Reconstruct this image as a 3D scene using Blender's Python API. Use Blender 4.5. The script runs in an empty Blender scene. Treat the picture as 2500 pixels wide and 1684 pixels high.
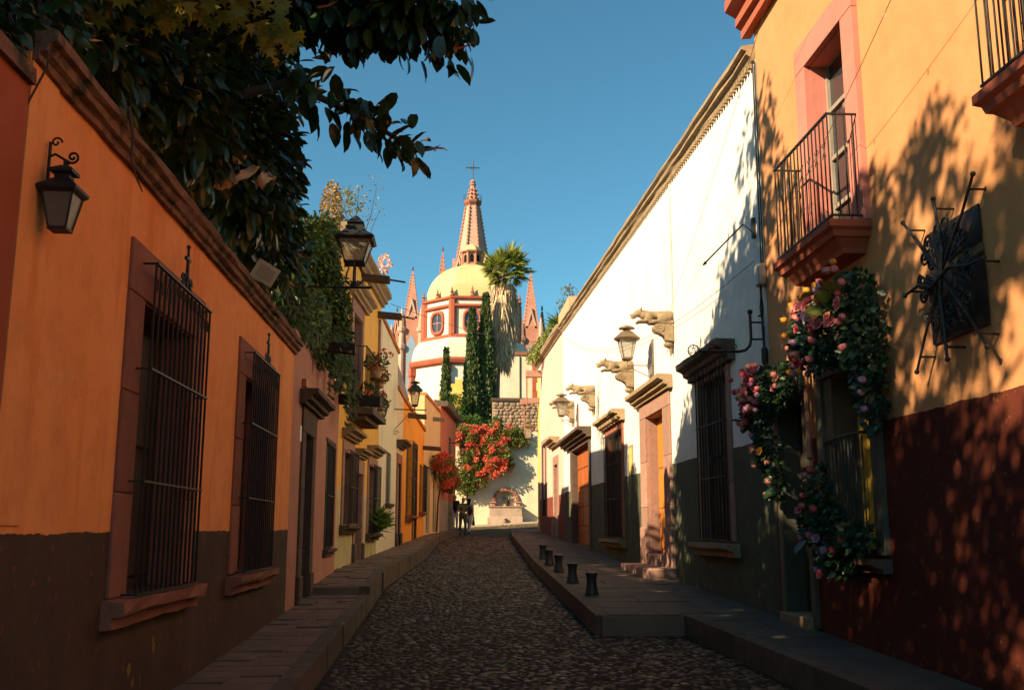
import bpy, bmesh, math, random
import numpy as np
from mathutils import Vector, Matrix, Euler
R_ = math.radians
random.seed(7); rng = np.random.default_rng(7)
SC = bpy.context.scene
COL = SC.collection
# ------------------------------------------------------------------ camera, sky, sun, exposure
cam = bpy.data.objects.new('camera', bpy.data.cameras.new('camera')); COL.objects.link(cam)
cam.data.lens = 35.0; cam.data.sensor_width = 36.0; cam.data.clip_start = .1; cam.data.clip_end = 3000
cam.location = (0, 0, 1.70); cam.rotation_euler = (R_(90 + 10.49), 0, R_(-3.59))
SC.camera = cam
SUN_EL, SUN_AZ = 29.0, 33.0          # elevation; degrees behind the left-hand perpendicular of the street
ts = Vector((-math.cos(R_(SUN_AZ)) * math.cos(R_(SUN_EL)), -math.sin(R_(SUN_AZ)) * math.cos(R_(SUN_EL)), math.sin(R_(SUN_EL))))
W = bpy.data.worlds.new('World'); SC.world = W; W.use_nodes = True
wn = W.node_tree; sky = wn.nodes.new('ShaderNodeTexSky'); sky.sky_type = 'NISHITA'; sky.sun_disc = False
sky.sun_elevation = R_(SUN_EL); sky.sun_rotation = math.atan2(ts.x, ts.y) % (2 * math.pi)
sky.altitude = 1900; sky.air_density = 1.0; sky.dust_density = 1.2; sky.ozone_density = 1.0
tint = wn.nodes.new('ShaderNodeMix'); tint.data_type = 'RGBA'; tint.blend_type = 'MULTIPLY'; tint.inputs[0].default_value = 1; tint.inputs[7].default_value = (.52, .97, .92, 1)   # film stock: cyan-leaning blue
wn.links.new(sky.outputs[0], tint.inputs[6]); wn.links.new(tint.outputs[2], wn.nodes['Background'].inputs[0]); wn.nodes['Background'].inputs[1].default_value = 0.071
sl = bpy.data.lights.new('sun', 'SUN'); sl.energy = 5.0; sl.angle = R_(.55); sl.color = (1.0, .78, .50)
sun = bpy.data.objects.new('sun', sl); COL.objects.link(sun); sun.location = (-40, -26, 40)
sun.rotation_euler = (-ts).to_track_quat('-Z', 'Y').to_euler()
vs = SC.view_settings; vs.view_transform = 'Standard'; vs.look = 'None'; vs.gamma = 1; vs.exposure = 1.25
SC.cycles.max_bounces = 10; SC.cycles.diffuse_bounces = 6

# ------------------------------------------------------------------ helpers
WL = {}
def tag(o, label=None, cat=None, group=None, kind=None):
    if label: o['label'] = label
    if cat: o['category'] = cat
    if group: o['group'] = group
    if kind: o['kind'] = kind
    return o
def thing(name, label, cat, loc, group=None):
    o = bpy.data.objects.new(name, None); COL.objects.link(o); o.location = loc; o.empty_display_size = .2
    WL[o] = Vector(loc)
    return tag(o, label, cat, group)
def link(name, me, parent=None, loc=None, rot=None, scale=None):
    """another object on an existing mesh; loc is a world position"""
    o = bpy.data.objects.new(name, me); COL.objects.link(o)
    base = Vector((0, 0, 0))
    if parent is not None: o.parent = parent; base = WL[parent]
    loc = Vector(loc) if loc is not None else base
    o.location = loc - base; WL[o] = loc
    if rot is not None: o.rotation_euler = rot
    if scale is not None: o.scale = scale if hasattr(scale, '__len__') else (scale,) * 3
    return o
class MB:
    def __init__(s, f=None): s.v = []; s.F = []; s.f = f
    def add(s, pts, faces, raw=False):
        b = len(s.v)
        if s.f and not raw: pts = [s.f(*p) for p in pts]
        s.v += [tuple(p) for p in pts]; s.F += [tuple(i + b for i in q) for q in faces]
    def box(s, a0, a1, b0, b1, c0, c1):
        s.add([(a0,b0,c0),(a1,b0,c0),(a1,b1,c0),(a0,b1,c0),(a0,b0,c1),(a1,b0,c1),(a1,b1,c1),(a0,b1,c1)],
              [(0,3,2,1),(4,5,6,7),(0,1,5,4),(1,2,6,5),(2,3,7,6),(3,0,4,7)])
        return s
    def quad(s, *p): s.add(p, [tuple(range(len(p)))]); return s
    def loft(s, rings, cap=True):
        n = len(rings[0]); pts = [p for r in rings for p in r]; fs = []
        for i in range(len(rings) - 1):
            for j in range(n):
                k = (j + 1) % n; fs.append((i*n+j, i*n+k, (i+1)*n+k, (i+1)*n+j))
        if cap: fs += [tuple(range(n))[::-1], tuple(range((len(rings)-1)*n, len(rings)*n))]
        s.add(pts, fs); return s
    def prism(s, poly, vec, raw=False):
        n = len(poly); vec = Vector(vec)
        pts = [Vector(p) for p in poly] + [Vector(p) + vec for p in poly]
        s.add(pts, [tuple(range(n))[::-1], tuple(range(n, 2*n))] + [(i, (i+1) % n, n+(i+1) % n, n+i) for i in range(n)], raw); return s
    def tube(s, path, r, n=6, cap=True):
        P = [Vector(s.f(*p)) if s.f else Vector(p) for p in path]; m = len(P)
        rr = r if hasattr(r, '__len__') else [r] * m
        rings = []; ref = None
        for i in range(m):
            t = (P[min(i+1, m-1)] - P[max(i-1, 0)])
            if t.length < 1e-9: t = Vector((0, 0, 1))
            t.normalize()
            if ref is None: ref = Vector((0, 0, 1)) if abs(t.z) < .9 else Vector((1, 0, 0))
            a = t.cross(ref)
            if a.length < 1e-6: a = t.orthogonal()
            a.normalize(); b = a.cross(t); ref = b
            rings.append([P[i] + (a * math.cos(2*math.pi*k/n) + b * math.sin(2*math.pi*k/n)) * rr[i] for k in range(n)])
        f, s.f = s.f, None; s.loft(rings, cap); s.f = f; return s
    def lathe(s, c, prof, n=10, axis=None, ph=0.0):
        c = Vector(s.f(*c)) if s.f else Vector(c); rings = []
        for r, h in prof:
            rings.append([c + Vector((r*math.cos(ph+2*math.pi*k/n), r*math.sin(ph+2*math.pi*k/n), h)) for k in range(n)])
        f, s.f = s.f, None; s.loft(rings); s.f = f; return s
    def ell(s, c, r, n=8, m=6, rot=None):
        c = Vector(c); r = r if hasattr(r, '__len__') else (r,)*3; rings = []
        for i in range(m + 1):
            th = math.pi * (i if 0 < i < m else (.02 if i == 0 else m - .02)) / m
            ring = [Vector((r[0]*math.sin(th)*math.cos(2*math.pi*k/n), r[1]*math.sin(th)*math.sin(2*math.pi*k/n), -r[2]*math.cos(th))) for k in range(n)]
            if rot: ring = [rot @ q for q in ring]
            rings.append([c + q for q in ring])
        f, s.f = s.f, None; s.loft(rings); s.f = f; return s
    def mesh(s, name, mat, off=(0, 0, 0), smooth=False):
        me = bpy.data.meshes.new(name); off = Vector(off)
        me.from_pydata([tuple(Vector(p) - off) for p in s.v], [], s.F)
        bm = bmesh.new(); bm.from_mesh(me); bmesh.ops.recalc_face_normals(bm, faces=bm.faces); bm.to_mesh(me); bm.free()
        if mat: me.materials.append(mat)
        if smooth:
            me.shade_smooth()
        return me
    def build(s, name, mat, parent=None, smooth=False, bevel=0, kind=None, center=False):
        if parent is not None and not center: off = WL[parent]
        else:
            A = np.array(s.v); off = Vector(((A[:,0].min()+A[:,0].max())/2, (A[:,1].min()+A[:,1].max())/2, A[:,2].min()))
        o = link(name, s.mesh(name, mat, off, smooth), parent, off)
        if bevel:
            b = o.modifiers.new('bevel', 'BEVEL'); b.width = bevel; b.segments = 1; b.limit_method = 'ANGLE'; b.angle_limit = R_(40)
        if kind: o['kind'] = kind
        return o
def jbox(dx, dy, dz, j=.0, e=.1):
    """a slightly irregular block centred at the origin with bevelled upper edges"""
    b = MB(); r = lambda: random.uniform(-j, j)
    lo = [(-dx+r(), -dy+r(), -dz), (dx+r(), -dy+r(), -dz), (dx+r(), dy+r(), -dz), (-dx+r(), dy+r(), -dz)]
    mid = [(p[0], p[1], dz - e*.8 + r()*.3) for p in lo]
    hi = [(p[0] * (1 - e/dx), p[1] * (1 - e/dy), dz + r()*.4) for p in lo]
    b.loft([lo, mid, hi]); return b
def rawmesh(name, V, F, mat, smooth=False):
    """fast mesh from numpy arrays: V (n,3), F (m,k)"""
    V = np.asarray(V, dtype=np.float32); F = np.asarray(F, dtype=np.int32)
    me = bpy.data.meshes.new(name); k = F.shape[1]
    me.vertices.add(len(V)); me.vertices.foreach_set('co', V.ravel())
    me.loops.add(F.size); me.loops.foreach_set('vertex_index', F.ravel())
    me.polygons.add(len(F)); me.polygons.foreach_set('loop_start', np.arange(0, F.size, k, dtype=np.int32))
    me.polygons.foreach_set('loop_total', np.full(len(F), k, dtype=np.int32))
    if smooth: me.polygons.foreach_set('use_smooth', np.ones(len(F), dtype=bool))
    me.update(); me.validate()
    if mat: me.materials.append(mat)
    return me
def frames(D, roll=None, upbias=None):
    """rotation matrices (n,3,3) whose Y column follows D"""
    D = D / np.linalg.norm(D, axis=1, keepdims=True); n = len(D)
    ref = rng.normal(size=(n, 3)) if upbias is None else np.tile(np.array(upbias, float), (n, 1)) + rng.normal(size=(n, 3)) * .35
    X = np.cross(D, ref); X /= np.linalg.norm(X, axis=1, keepdims=True) + 1e-9
    Z = np.cross(X, D); return np.stack([X, D, Z], axis=2)
_w = [(.13, .10, .02), (.205, .32, .045), (.215, .58, .05), (.13, .84, .03)]; _c = [(0, 0, 0)] + [(0, y, -.01*i) for i, (_, y, _z) in enumerate(_w)] + [(0, 1.0, -.08)]
T_BIG = (np.array(_c + [(-w, y, z) for w, y, z in _w] + [(w, y, z) for w, y, z in _w], float),
         np.array([(0,1,6),(1,7,6),(1,2,7),(2,8,7),(2,3,8),(3,9,8),(3,4,9),(4,5,9),(0,10,1),(1,10,11),(1,11,2),(2,11,12),(2,12,3),(3,12,13),(3,13,4),(4,13,5)]))
T_SML = (np.array([(0,0,0),(-.3,.45,.06),(0,1,0),(.3,.45,.06)], float), np.array([(0,3,2),(0,2,1)]))
T_BLADE = (np.array([(-.06,0,0),(.06,0,0),(.03,.6,.03),(0,1,0)], float), np.array([(0,1,2),(0,2,3)]))
T_LOBE = (np.array([(0,0,0),(-.5,.15,.03),(-.2,.3,0),(-.42,.62,.04),(-.12,.55,0),(0,1,-.05),(.12,.55,0),(.42,.62,.04),(.2,.3,0),(.5,.15,.03)], float),
          np.array([(0,2,1),(2,4,3),(4,6,5),(6,8,7),(8,0,9),(0,8,2),(2,8,6),(2,6,4)]))
T_BRACT = (np.array([(0,0,0),(-.42,.4,.12),(-.25,.9,.05),(.25,.9,.05),(.42,.4,.12)], float), np.array([(0,4,3),(0,3,2),(0,2,1)]))
def leaves(P, D, size, T, mat, name, parent=None, upbias=None, kind='stuff', smooth=False):
    P = np.asarray(P, float); M = frames(np.asarray(D, float), upbias=upbias); n = len(P)
    size = np.broadcast_to(np.asarray(size, float), (n,))
    tv, tf = T; k = len(tv)
    V = np.einsum('nij,kj->nki', M, tv) * size[:, None, None] + P[:, None, :]
    F = tf[None, :, :] + (np.arange(n) * k)[:, None, None]
    off = np.array(WL[parent]) if parent is not None else np.array((P[:,0].mean(), P[:,1].mean(), P[:,2].min()))
    me = rawmesh(name, V.reshape(-1, 3) - off, F.reshape(-1, tf.shape[1]), mat, smooth)
    o = link(name, me, parent, off)
    if kind: o['kind'] = kind
    return o
def ballpts(c, r, n, shell=.0):
    d = rng.normal(size=(n, 3)); d /= np.linalg.norm(d, axis=1, keepdims=True)
    u = rng.random(n) ** (1/3); u = shell + (1 - shell) * u
    return np.array(c) + d * u[:, None] * np.array(r), d
def remeshed(mb, name, mat, parent, vox, smooth=True, off=None):
    """union of overlapping closed pieces as one continuous skin"""
    off = WL[parent] if parent is not None else Vector(off)
    me = mb.mesh('tmp', None, off); ob = bpy.data.objects.new('tmp', me); COL.objects.link(ob)
    md = ob.modifiers.new('r', 'REMESH'); md.mode = 'VOXEL'; md.voxel_size = vox
    sm = ob.modifiers.new('s', 'SMOOTH'); sm.factor = .5; sm.iterations = 2
    dg = bpy.context.evaluated_depsgraph_get(); m2 = bpy.data.meshes.new_from_object(ob.evaluated_get(dg))
    bpy.data.objects.remove(ob); m2.name = name; m2.materials.clear(); m2.materials.append(mat)
    if smooth: m2.shade_smooth()
    return link(name, m2, parent, off)

# ------------------------------------------------------------------ materials
class NT:
    def __init__(s, name):
        s.m = bpy.data.materials.new(name); s.m.use_nodes = True; s.t = s.m.node_tree
        s.b = s.t.nodes['Principled BSDF']; s.out = s.t.nodes['Material Output']; s._pos = None
    def n(s, ty, ins=None, **props):
        x = s.t.nodes.new('ShaderNode' + ty)
        for k, v in props.items(): setattr(x, k, v)
        for k, v in (ins or {}).items(): s.set(x.inputs[k], v)
        return x
    def set(s, sock, v):
        if isinstance(v, bpy.types.NodeSocket): s.t.links.new(v, sock)
        elif hasattr(v, '__len__') and len(v) == 3 and sock.type == 'RGBA': sock.default_value = (*v, 1)
        else: sock.default_value = v
    @property
    def pos(s):
        if not s._pos: s._pos = s.n('NewGeometry').outputs['Position']
        return s._pos
    def noise(s, scale, detail=4, rough=.55, vec=None, dist=0):
        return s.n('TexNoise', {'Vector': vec if vec is not None else s.pos, 'Scale': scale, 'Detail': detail, 'Roughness': rough, 'Distortion': dist}).outputs['Fac']
    def scaled(s, v):
        return s.n('VectorMath', {0: s.pos, 1: v}, operation='MULTIPLY').outputs[0]
    def math(s, op, a, b=0.0, c=None, clamp=False):
        x = s.n('Math', operation=op, use_clamp=clamp); s.set(x.inputs[0], a); s.set(x.inputs[1], b)
        if c is not None: s.set(x.inputs[2], c)
        return x.outputs[0]
    def ramp(s, f, lo, hi):
        return s.n('MapRange', {'Value': f, 'From Min': lo, 'From Max': hi}).outputs[0]
    def mix(s, f, a, b, mode='MIX'):
        x = s.n('Mix', data_type='RGBA', blend_type=mode); s.set(x.inputs[0], f); s.set(x.inputs[6], a); s.set(x.inputs[7], b); return x.outputs[2]
    def bump(s, h, strength, dist=.01):
        s.set(s.b.inputs['Normal'], s.n('Bump', {'Height': h, 'Strength': strength, 'Distance': dist}).outputs[0])
    def col(s, c, rough=.8, spec=.3, metal=0):
        s.set(s.b.inputs['Base Color'], c); s.set(s.b.inputs['Roughness'], rough); s.set(s.b.inputs['Specular IOR Level'], spec); s.set(s.b.inputs['Metallic'], metal)
    def rnd(s):
        g = s.n('NewGeometry').outputs['Random Per Island']; o = s.n('ObjectInfo').outputs['Random']
        return s.math('FRACT', s.math('ADD', g, o))
def dim(c, k): return tuple(x * k for x in c)
MATS = {}
def plaster(name, c1, c2, dado=None, dz=0, dk=0, stain=(.25, .16, .1), sa=.35, peel=None, rough=.9, blotch=.3):
    if name in MATS: return MATS[name]
    t = NT(name)
    a = t.mix(t.ramp(t.noise(.9, 5), .35, .68), c1, c2)
    a = t.mix(t.math('MULTIPLY', t.ramp(t.noise(4, 6, .65), .45, .75), blotch), a, dim(c2, .66))
    st = t.noise(1, 5, .6, t.scaled((2.6, 2.6, .35)))
    a = t.mix(t.math('MULTIPLY', t.ramp(st, .52, .78), sa), a, stain)
    if peel: a = t.mix(t.math('MULTIPLY', t.ramp(t.noise(3.2, 8, .7), .66, .70), .8), a, peel)
    if dado:
        d = t.mix(t.ramp(t.noise(2.2, 6, .6), .3, .75), dado, dim(dado, .6))
        d = t.mix(t.math('MULTIPLY', t.ramp(t.noise(11, 5, .7), .6, .75), .35), d, dim(stain, 1.2))
        sp = t.n('SeparateXYZ', {0: t.pos})
        z = t.math('SUBTRACT', sp.outputs[2], t.math('MULTIPLY', sp.outputs[1], dk))
        z = t.math('ADD', z, t.math('ADD', t.math('MULTIPLY', t.math('SUBTRACT', t.noise(9, 5, .7), .5), .045), t.math('MULTIPLY', t.math('SUBTRACT', t.noise(1.3, 2), .5), .05)))
        a = t.mix(t.math('LESS_THAN', z, dz), a, d)
    t.col(a, rough, .2)
    h = t.math('ADD', t.math('MULTIPLY', t.noise(3.5, 4), 1.5), t.math('MULTIPLY', t.noise(38, 4, .6), .5))
    t.bump(h, .5, .012); MATS[name] = t.m; return t.m
def stone(name, c1, c2, scale=6, bump=.6, rough=.9, moss=None):
    if name in MATS: return MATS[name]
    t = NT(name); a = t.mix(t.ramp(t.noise(scale, 6, .65), .32, .7), c1, c2)
    a = t.mix(t.math('MULTIPLY', t.rnd(), .45), a, dim(c2, .55))
    a = t.mix(t.math('MULTIPLY', t.ramp(t.noise(scale * 5, 3), .55, .75), .4), a, dim(c1, .5))
    if moss: a = t.mix(t.ramp(t.noise(scale * .5, 6, .7), .5, .62), a, moss)
    t.col(a, rough, .25); t.bump(t.math('ADD', t.noise(scale * 3, 6, .7), t.math('MULTIPLY', t.noise(scale * 14, 3), .3)), bump, .02)
    MATS[name] = t.m; return t.m
def paint(name, c, rough=.5, spec=.4, metal=0, var=.35, grain=None):
    if name in MATS: return MATS[name]
    t = NT(name)
    vec = t.scaled(grain) if grain else None
    a = t.mix(t.math('MULTIPLY', t.ramp(t.noise(6 if not grain else 1.5, 5, .65, vec), .35, .75), 1), c, dim(c, 1 - var))
    t.col(a, rough, spec, metal); t.bump(t.noise(14 if not grain else 3, 5, .6, vec), .25, .006); MATS[name] = t.m; return t.m
def leafmat(name, cols, rough=.45, trans=.25, spec=.4):
    if name in MATS: return MATS[name]
    t = NT(name); r = t.n('ValToRGB', {0: t.rnd()}); e = r.color_ramp.elements
    while len(e) < len(cols): e.new(.5)
    for i, c in enumerate(cols): e[i].position = i / max(1, len(cols) - 1); e[i].color = (*c, 1)
    t.col(r.outputs[0], rough, spec)
    tr = t.n('BsdfTranslucent', {0: r.outputs[0]}); mx = t.n('MixShader', {0: trans, 1: t.b.outputs[0], 2: tr.outputs[0]})
    t.t.links.new(mx.outputs[0], t.out.inputs[0]); MATS[name] = t.m; return t.m
def glass(name, c=(.03, .035, .04), rough=.08, alpha=None):
    if name in MATS: return MATS[name]
    t = NT(name); t.col(t.mix(t.noise(3), c, dim(c, .6)), rough, .6); t.bump(t.noise(2.5, 2), .06, .02)
    if alpha is not None:
        tr = t.n('BsdfTransparent'); mx = t.n('MixShader', {0: alpha, 1: tr.outputs[0], 2: t.b.outputs[0]}); t.t.links.new(mx.outputs[0], t.out.inputs[0])
    MATS[name] = t.m; return t.m
CANT = stone('cantera_red', (.36, .14, .085), (.25, .10, .065), 5)          # reddish carved stone
CANTD = stone('cantera_dark', (.16, .105, .075), (.085, .06, .045), 5)
CANTP = stone('cantera_pink', (.42, .24, .18), (.30, .17, .125), 5)
TAN = stone('tan_stone', (.40, .29, .17), (.27, .18, .10), 6)
CORN = stone('cornice_stone', (.30, .145, .085), (.15, .085, .055), 7, .8, .95, moss=(.05, .042, .022))
IRON = paint('iron', (.018, .016, .014), .55, .35)
IRONB = paint('weathered_iron', (.045, .045, .04), .6, .35)
WDARK = paint('dark_wood', (.045, .028, .018), .7, .25, grain=(14, 14, .8))
WBEAM = paint('beam_wood', (.11, .062, .035), .8, .2, grain=(2, 14, 14))
WORANGE = paint('orange_wood', (.62, .20, .025), .55, .35, grain=(14, 14, .8))
WGREEN = paint('green_shutter', (.025, .03, .022), .6, .3, grain=(14, 14, .8))
DARK = paint('dark_inside', (.012, .010, .009), .9, .1)
GLASS = glass('window_glass')
LGLASS = glass('lantern_glass', (.5, .45, .34), .2, .30)
# ------------------------------------------------------------------ ground, road, pavements
def zr(y): return .03 * max(-20, min(60, y))
def xl(y):                       # left house line
    if y < 19.3: return -2.13
    if y < 39.5: return -2.2 + .06 * (y - 19.3)
    return -1.0 + .125 * (y - 39.5)
def kl(y): return xl(y) + (.93 if y < 19.3 else .95 - .47 * max(0, min(1, (y - 30) / 13)))
def kr(y):                       # right kerb line
    if y < 13.0: return 3.28 - (y - 8) * .054
    P = [(13, 1.88), (24, 2.04), (41, 2.58), (48, 2.95), (80, 3)]
    for (a, b), (c, d) in zip(P, P[1:]):
        if y <= c: return b + (d - b) * (y - a) / (c - a)
    return 3
def pl(y): return zr(y) + (.24 if y < 15.9 else .36 - .10 * max(0, min(1, (y - 20) / 28)))
def pr(y): return zr(y) + .24
t = NT('earth'); t.col(t.mix(t.noise(2, 6), (.075, .055, .035), (.04, .03, .02)), .95, .1); t.bump(t.noise(30, 5), .5, .02); EARTH = t.m
ys = [-400, -60, -20, 0, 20, 40, 60, 61.3, 61.6, 120, 400, 1500]; xs = [-1500, -60, -10, -3, 0, 3, 6, 12, 60, 1500]
def gz(x, y):
    z = zr(y) - .05
    if y > 50 and x > 0: z += min(.35, .07 * (x - .5)) * min(1, (y - 50) / 10) if x > .5 else 0
    if y >= 61.6: z = 7.3
    return z
g = MB(); n = len(xs)
g.add([(x, y, gz(x, y)) for y in ys for x in xs], [(j*n+i, j*n+i+1, (j+1)*n+i+1, (j+1)*n+i) for j in range(len(ys)-1) for i in range(n-1)])
me = g.mesh('ground', EARTH); tag(link('ground', me), kind='structure')
t = NT('cobble'); a = t.mix(t.rnd(), (.115, .076, .036), (.034, .025, .013)); a = t.mix(t.math('MULTIPLY', t.ramp(t.noise(1.1, 4), .4, .7), .5), a, (.12, .075, .045))
a = t.mix(t.math('MULTIPLY', t.ramp(t.noise(45, 4), .5, .8), .4), a, (.13, .095, .06)); t.col(a, t.ramp(t.noise(9, 3), -.1, .9), .25)
t.bump(t.noise(70, 4), .3, .006); COB = t.m
road = MB()
ry = [-12, 0, 8, 12.9, 13.1, 18, 24, 30, 36, 41, 48, 56, 61]
road.add([(x, y, zr(y) - .016 + (gz(x, y) - zr(y) + .05)) for y in ry for x in ((kl(y) - .1, (kl(y)+kr(y))/2, kr(y) + .1) if y < 50 else (-1.5, 2, 7))],
         [(3*j+i, 3*j+i+1, 3*j+i+4, 3*j+i+3) for j in range(len(ry)-1) for i in range(2)])
t = NT('road_dirt'); t.col(t.mix(t.noise(3, 6), (.045, .034, .02), (.02, .015, .01)), .95, .1); t.bump(t.noise(40, 5), .5, .02)
rd = tag(link('road', road.mesh('road', t.m)), kind='structure'); WL[rd] = Vector((0, 0, 0))
def cobtemplate(sd):
    r = np.random.default_rng(sd); m = 7; rad = 1 + r.uniform(-.2, .2, m); ang = np.arange(m) * 2*np.pi/m + r.uniform(-.2, .2, m)
    X = np.stack([rad*np.cos(ang)*1.12, rad*np.sin(ang)*.86], 1); V = []
    for k, z in ((1.0, -.5), (.95, .18), (.62, .48 + r.uniform(-.06, .06))): V += [(*(p*k), z + r.uniform(-.07, .07)) for p in X]
    V.append((0, 0, .55)); F = []
    for i in range(2):
        for j in range(m):
            k = (j+1) % m; F += [(i*m+j, i*m+k, (i+1)*m+k), (i*m+j, (i+1)*m+k, (i+1)*m+j)]
    F += [(2*m+j, 2*m+(j+1) % m, 3*m) for j in range(m)]
    return np.array(V), np.array(F)
CT = [cobtemplate(i) for i in range(10)]
cob = []
y = 6.6; row = 0
while y < 60:
    sp = .080 if y < 18 else (.105 if y < 32 else .16)
    x0, x1 = (kl(y) + .05, kr(y) - .05) if y < 49 else (-.2, 6.2)
    x = x0 + (row % 2) * sp * .5 + random.uniform(0, .04)
    while x < x1:
        s_ = sp * random.choice((random.uniform(.3, .5), random.uniform(.5, .72))); jx = random.uniform(-.018, .018); jy = random.uniform(-.02, .02)
        ln = min(abs(x - (-.32 + .012*y)), abs(x - (.62 + .012*y))) < .05       # the two lines of set stones
        big = random.random() < .07
        cob.append((x + jx*(0 if ln else 1), y + jy, s_ * (1.35 if big else 1), random.uniform(0, 6.28) if not ln else random.uniform(1.4, 1.7), random.randrange(10), .36 + (.1 if ln else random.uniform(-.14, .12))))
        x += sp * random.uniform(.95, 1.3) * (1.25 if big else 1)
    y += sp * .86; row += 1
cobd = sorted(cob, key=lambda c: c[0]**2 + c[1]**2)
vis = [c for c in cobd if c[1] > 7.55 and abs(c[0]) < 3.2][:300]; vs_ = set(vis); rest = [c for c in cob if c not in vs_]
cme = [rawmesh('cobblestone', v, f, COB, True) for v, f in CT]
for c in vis:
    link('cobblestone', cme[c[4]], rd, (c[0], c[1], zr(c[1]) - .022 + random.uniform(-.008, .008)), (random.uniform(-.12, .12), random.uniform(-.12, .12), c[3]), (c[2], c[2], c[2]*c[5]*1.15))
VV = []; FF = []; b = 0
for k in range(10):
    cs = [c for c in rest if c[4] == k]; A = np.array([(c[0], c[1], c[2], c[3], c[5]) for c in cs]); tv, tf = CT[k]
    ca, sa = np.cos(A[:,3]), np.sin(A[:,3]); tl = rng.uniform(-.16, .16, (len(cs), 2))
    V = np.empty((len(cs), len(tv), 3)); X = tv[None,:,0]*A[:,2,None]; Y = tv[None,:,1]*A[:,2,None]
    V[:,:,2] = tv[None,:,2]*A[:,2,None]*A[:,4,None]*1.15 + X*tl[:,:1] + Y*tl[:,1:]
    V[:,:,0] = X*ca[:,None] - Y*sa[:,None] + A[:,0,None]; V[:,:,1] = X*sa[:,None] + Y*ca[:,None] + A[:,1,None]
    V[:,:,2] += (np.array([gz(c[0], c[1]) + .05 if c[1] > 50 else zr(c[1]) for c in cs]) - .022 + rng.uniform(-.009, .009, len(cs)))[:,None]
    FF.append((tf[None] + (np.arange(len(cs))*len(tv))[:,None,None]).reshape(-1, 3) + b); VV.append(V.reshape(-1, 3)); b += V.shape[0]*V.shape[1]
o = link('cobblestones', rawmesh('cobblestones', np.concatenate(VV), np.concatenate(FF), COB, True), rd); o['kind'] = 'stuff'
# left pavement: narrow flagstones set crosswise, tall kerb stones
FLAGL = stone('flagstone_left', (.24, .145, .095), (.14, .10, .07), 5, .9, .85)
FLAGR = stone('flagstone_right', (.125, .095, .07), (.085, .068, .052), 4, .5, .8)
KERB = stone('kerb_stone', (.16, .115, .075), (.09, .07, .05), 6, .8)
MORT = plaster('mortar', (.20, .15, .105), (.14, .105, .075))
def pave(side):
    m = MB(); Ys = [-8, 0, 8, 12.95] + ([12.951] if side > 0 else []) + [15.895, 15.9, 19.29, 19.31, 24, 30, 36, 39.49, 39.51, 41, 47, 49.5]
    P = []
    for y in Ys:
        if side < 0: a, b, z = xl(y) - .3, kl(y) - .08, pl(y) - .016
        else: a, b, z = (kr(12.9) if y <= 12.95 else kr(13.01)) + .08 if 12.9 < y < 13 else kr(y) + .08, 4.6, pr(y) - .012
        P += [(a, y, z), (b, y, z), (b, y, z - .6), (a, y, z - .6)]
    m.add(P, [(4*j+i, 4*j+(i+1) % 4, 4*j+4+(i+1) % 4, 4*j+4+i) for j in range(len(Ys)-1) for i in range(4)] + [(3, 2, 1, 0)])
    o = tag(link('pavement', m.mesh('pavement', MORT)), kind='structure'); WL[o] = Vector((0, 0, 0)); return o
pvl, pvr = pave(-1), pave(1)
unit = [jbox(1, 1, 1, .07).mesh('flagstone', FLAGL) for _ in range(8)]
unitr = [jbox(1, 1, 1, .03).mesh('flagstone', FLAGR) for _ in range(8)]
kun = [jbox(1, 1, 1, .012, .03).mesh('kerb_stone', KERB) for _ in range(6)]
def slab(me, nm, par, x0, x1, y0, y1, top, th, tilt=.012, rz=0):
    link(nm, me, par, ((x0+x1)/2, (y0+y1)/2, top - th/2), (math.atan(.03) + random.uniform(-tilt, tilt), random.uniform(-tilt, tilt), rz + random.uniform(-tilt, tilt)*.3), ((x1-x0)/2, (y1-y0)/2, th/2))
y = 7.0
while y < 49:
    d = random.uniform(.17, .42) * (1 if y < 25 else 1.7); d = 15.9 - y if y < 15.9 < y + d + .12 else d; yc = y + d/2; a, b = xl(yc) + .01, kl(yc) - .17
    k = random.choice((1, 1, 2, 2, 3)); cuts = [a] + sorted(a + (b-a)*(i/k + random.uniform(-.12, .12)/k) for i in range(1, k)) + [b]
    for c0, c1 in zip(cuts, cuts[1:]): slab(random.choice(unit), 'flagstone', pvl, c0+.006, c1-.006, y+.006, y+d-.006, pl(yc) + random.uniform(-.014, .008), .09)
    y += d
y = 6.5
while y < 49:
    d = random.uniform(.5, 1.0); d = 15.9 - y if y < 15.9 < y + d + .3 else d; yc = y + d/2
    slab(random.choice(kun), 'kerb_stone', pvl, kl(yc)-.17, kl(yc) + random.uniform(-.006, .006), y+.001, y+d-.001, pl(yc) + .005, .62, .004, -math.atan((kl(y+d-.01) - kl(y+.01))/d)); y += d
# right pavement: wide flags, kerb, squared-off end where it widens
y = 5.5
while y < 47.5:
    d = random.uniform(.6, .95); y1 = y + d
    if y < 13.0 < y1 + .1: y1 = 13.0
    d = y1 - y; yc = y + d/2; a, b = kr(yc) + .17, 4.19; k = max(1, round((b - a) / .62)); cuts = [a + (b-a)*(i/k) + (random.uniform(-.07, .07) if 0 < i < k else 0) for i in range(k+1)]
    if y >= 12.99 and y < 13.2: y += .17; yc = (y+y1)/2
    for c0, c1 in zip(cuts, cuts[1:]): slab(random.choice(unitr), 'flagstone', pvr, c0+.007, c1-.007, y+.007, y1-.007, pr(yc) + random.uniform(-.006, .005), .09, .005)
    y = y1
y = 5.5
while y < 47.5:
    d = random.uniform(.7, 1.15); y1 = y + d
    if y < 13.0 < y1 + .3: y1 = 13.0
    yc = (y + y1)/2; slab(random.choice(kun), 'kerb_stone', pvr, kr(yc), kr(yc)+.17, y+.004, y1-.004, pr(yc)+.004, .6, .005, -math.atan((kr(y1-.01) - kr(y+.01))/(y1-y))); y = y1
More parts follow.
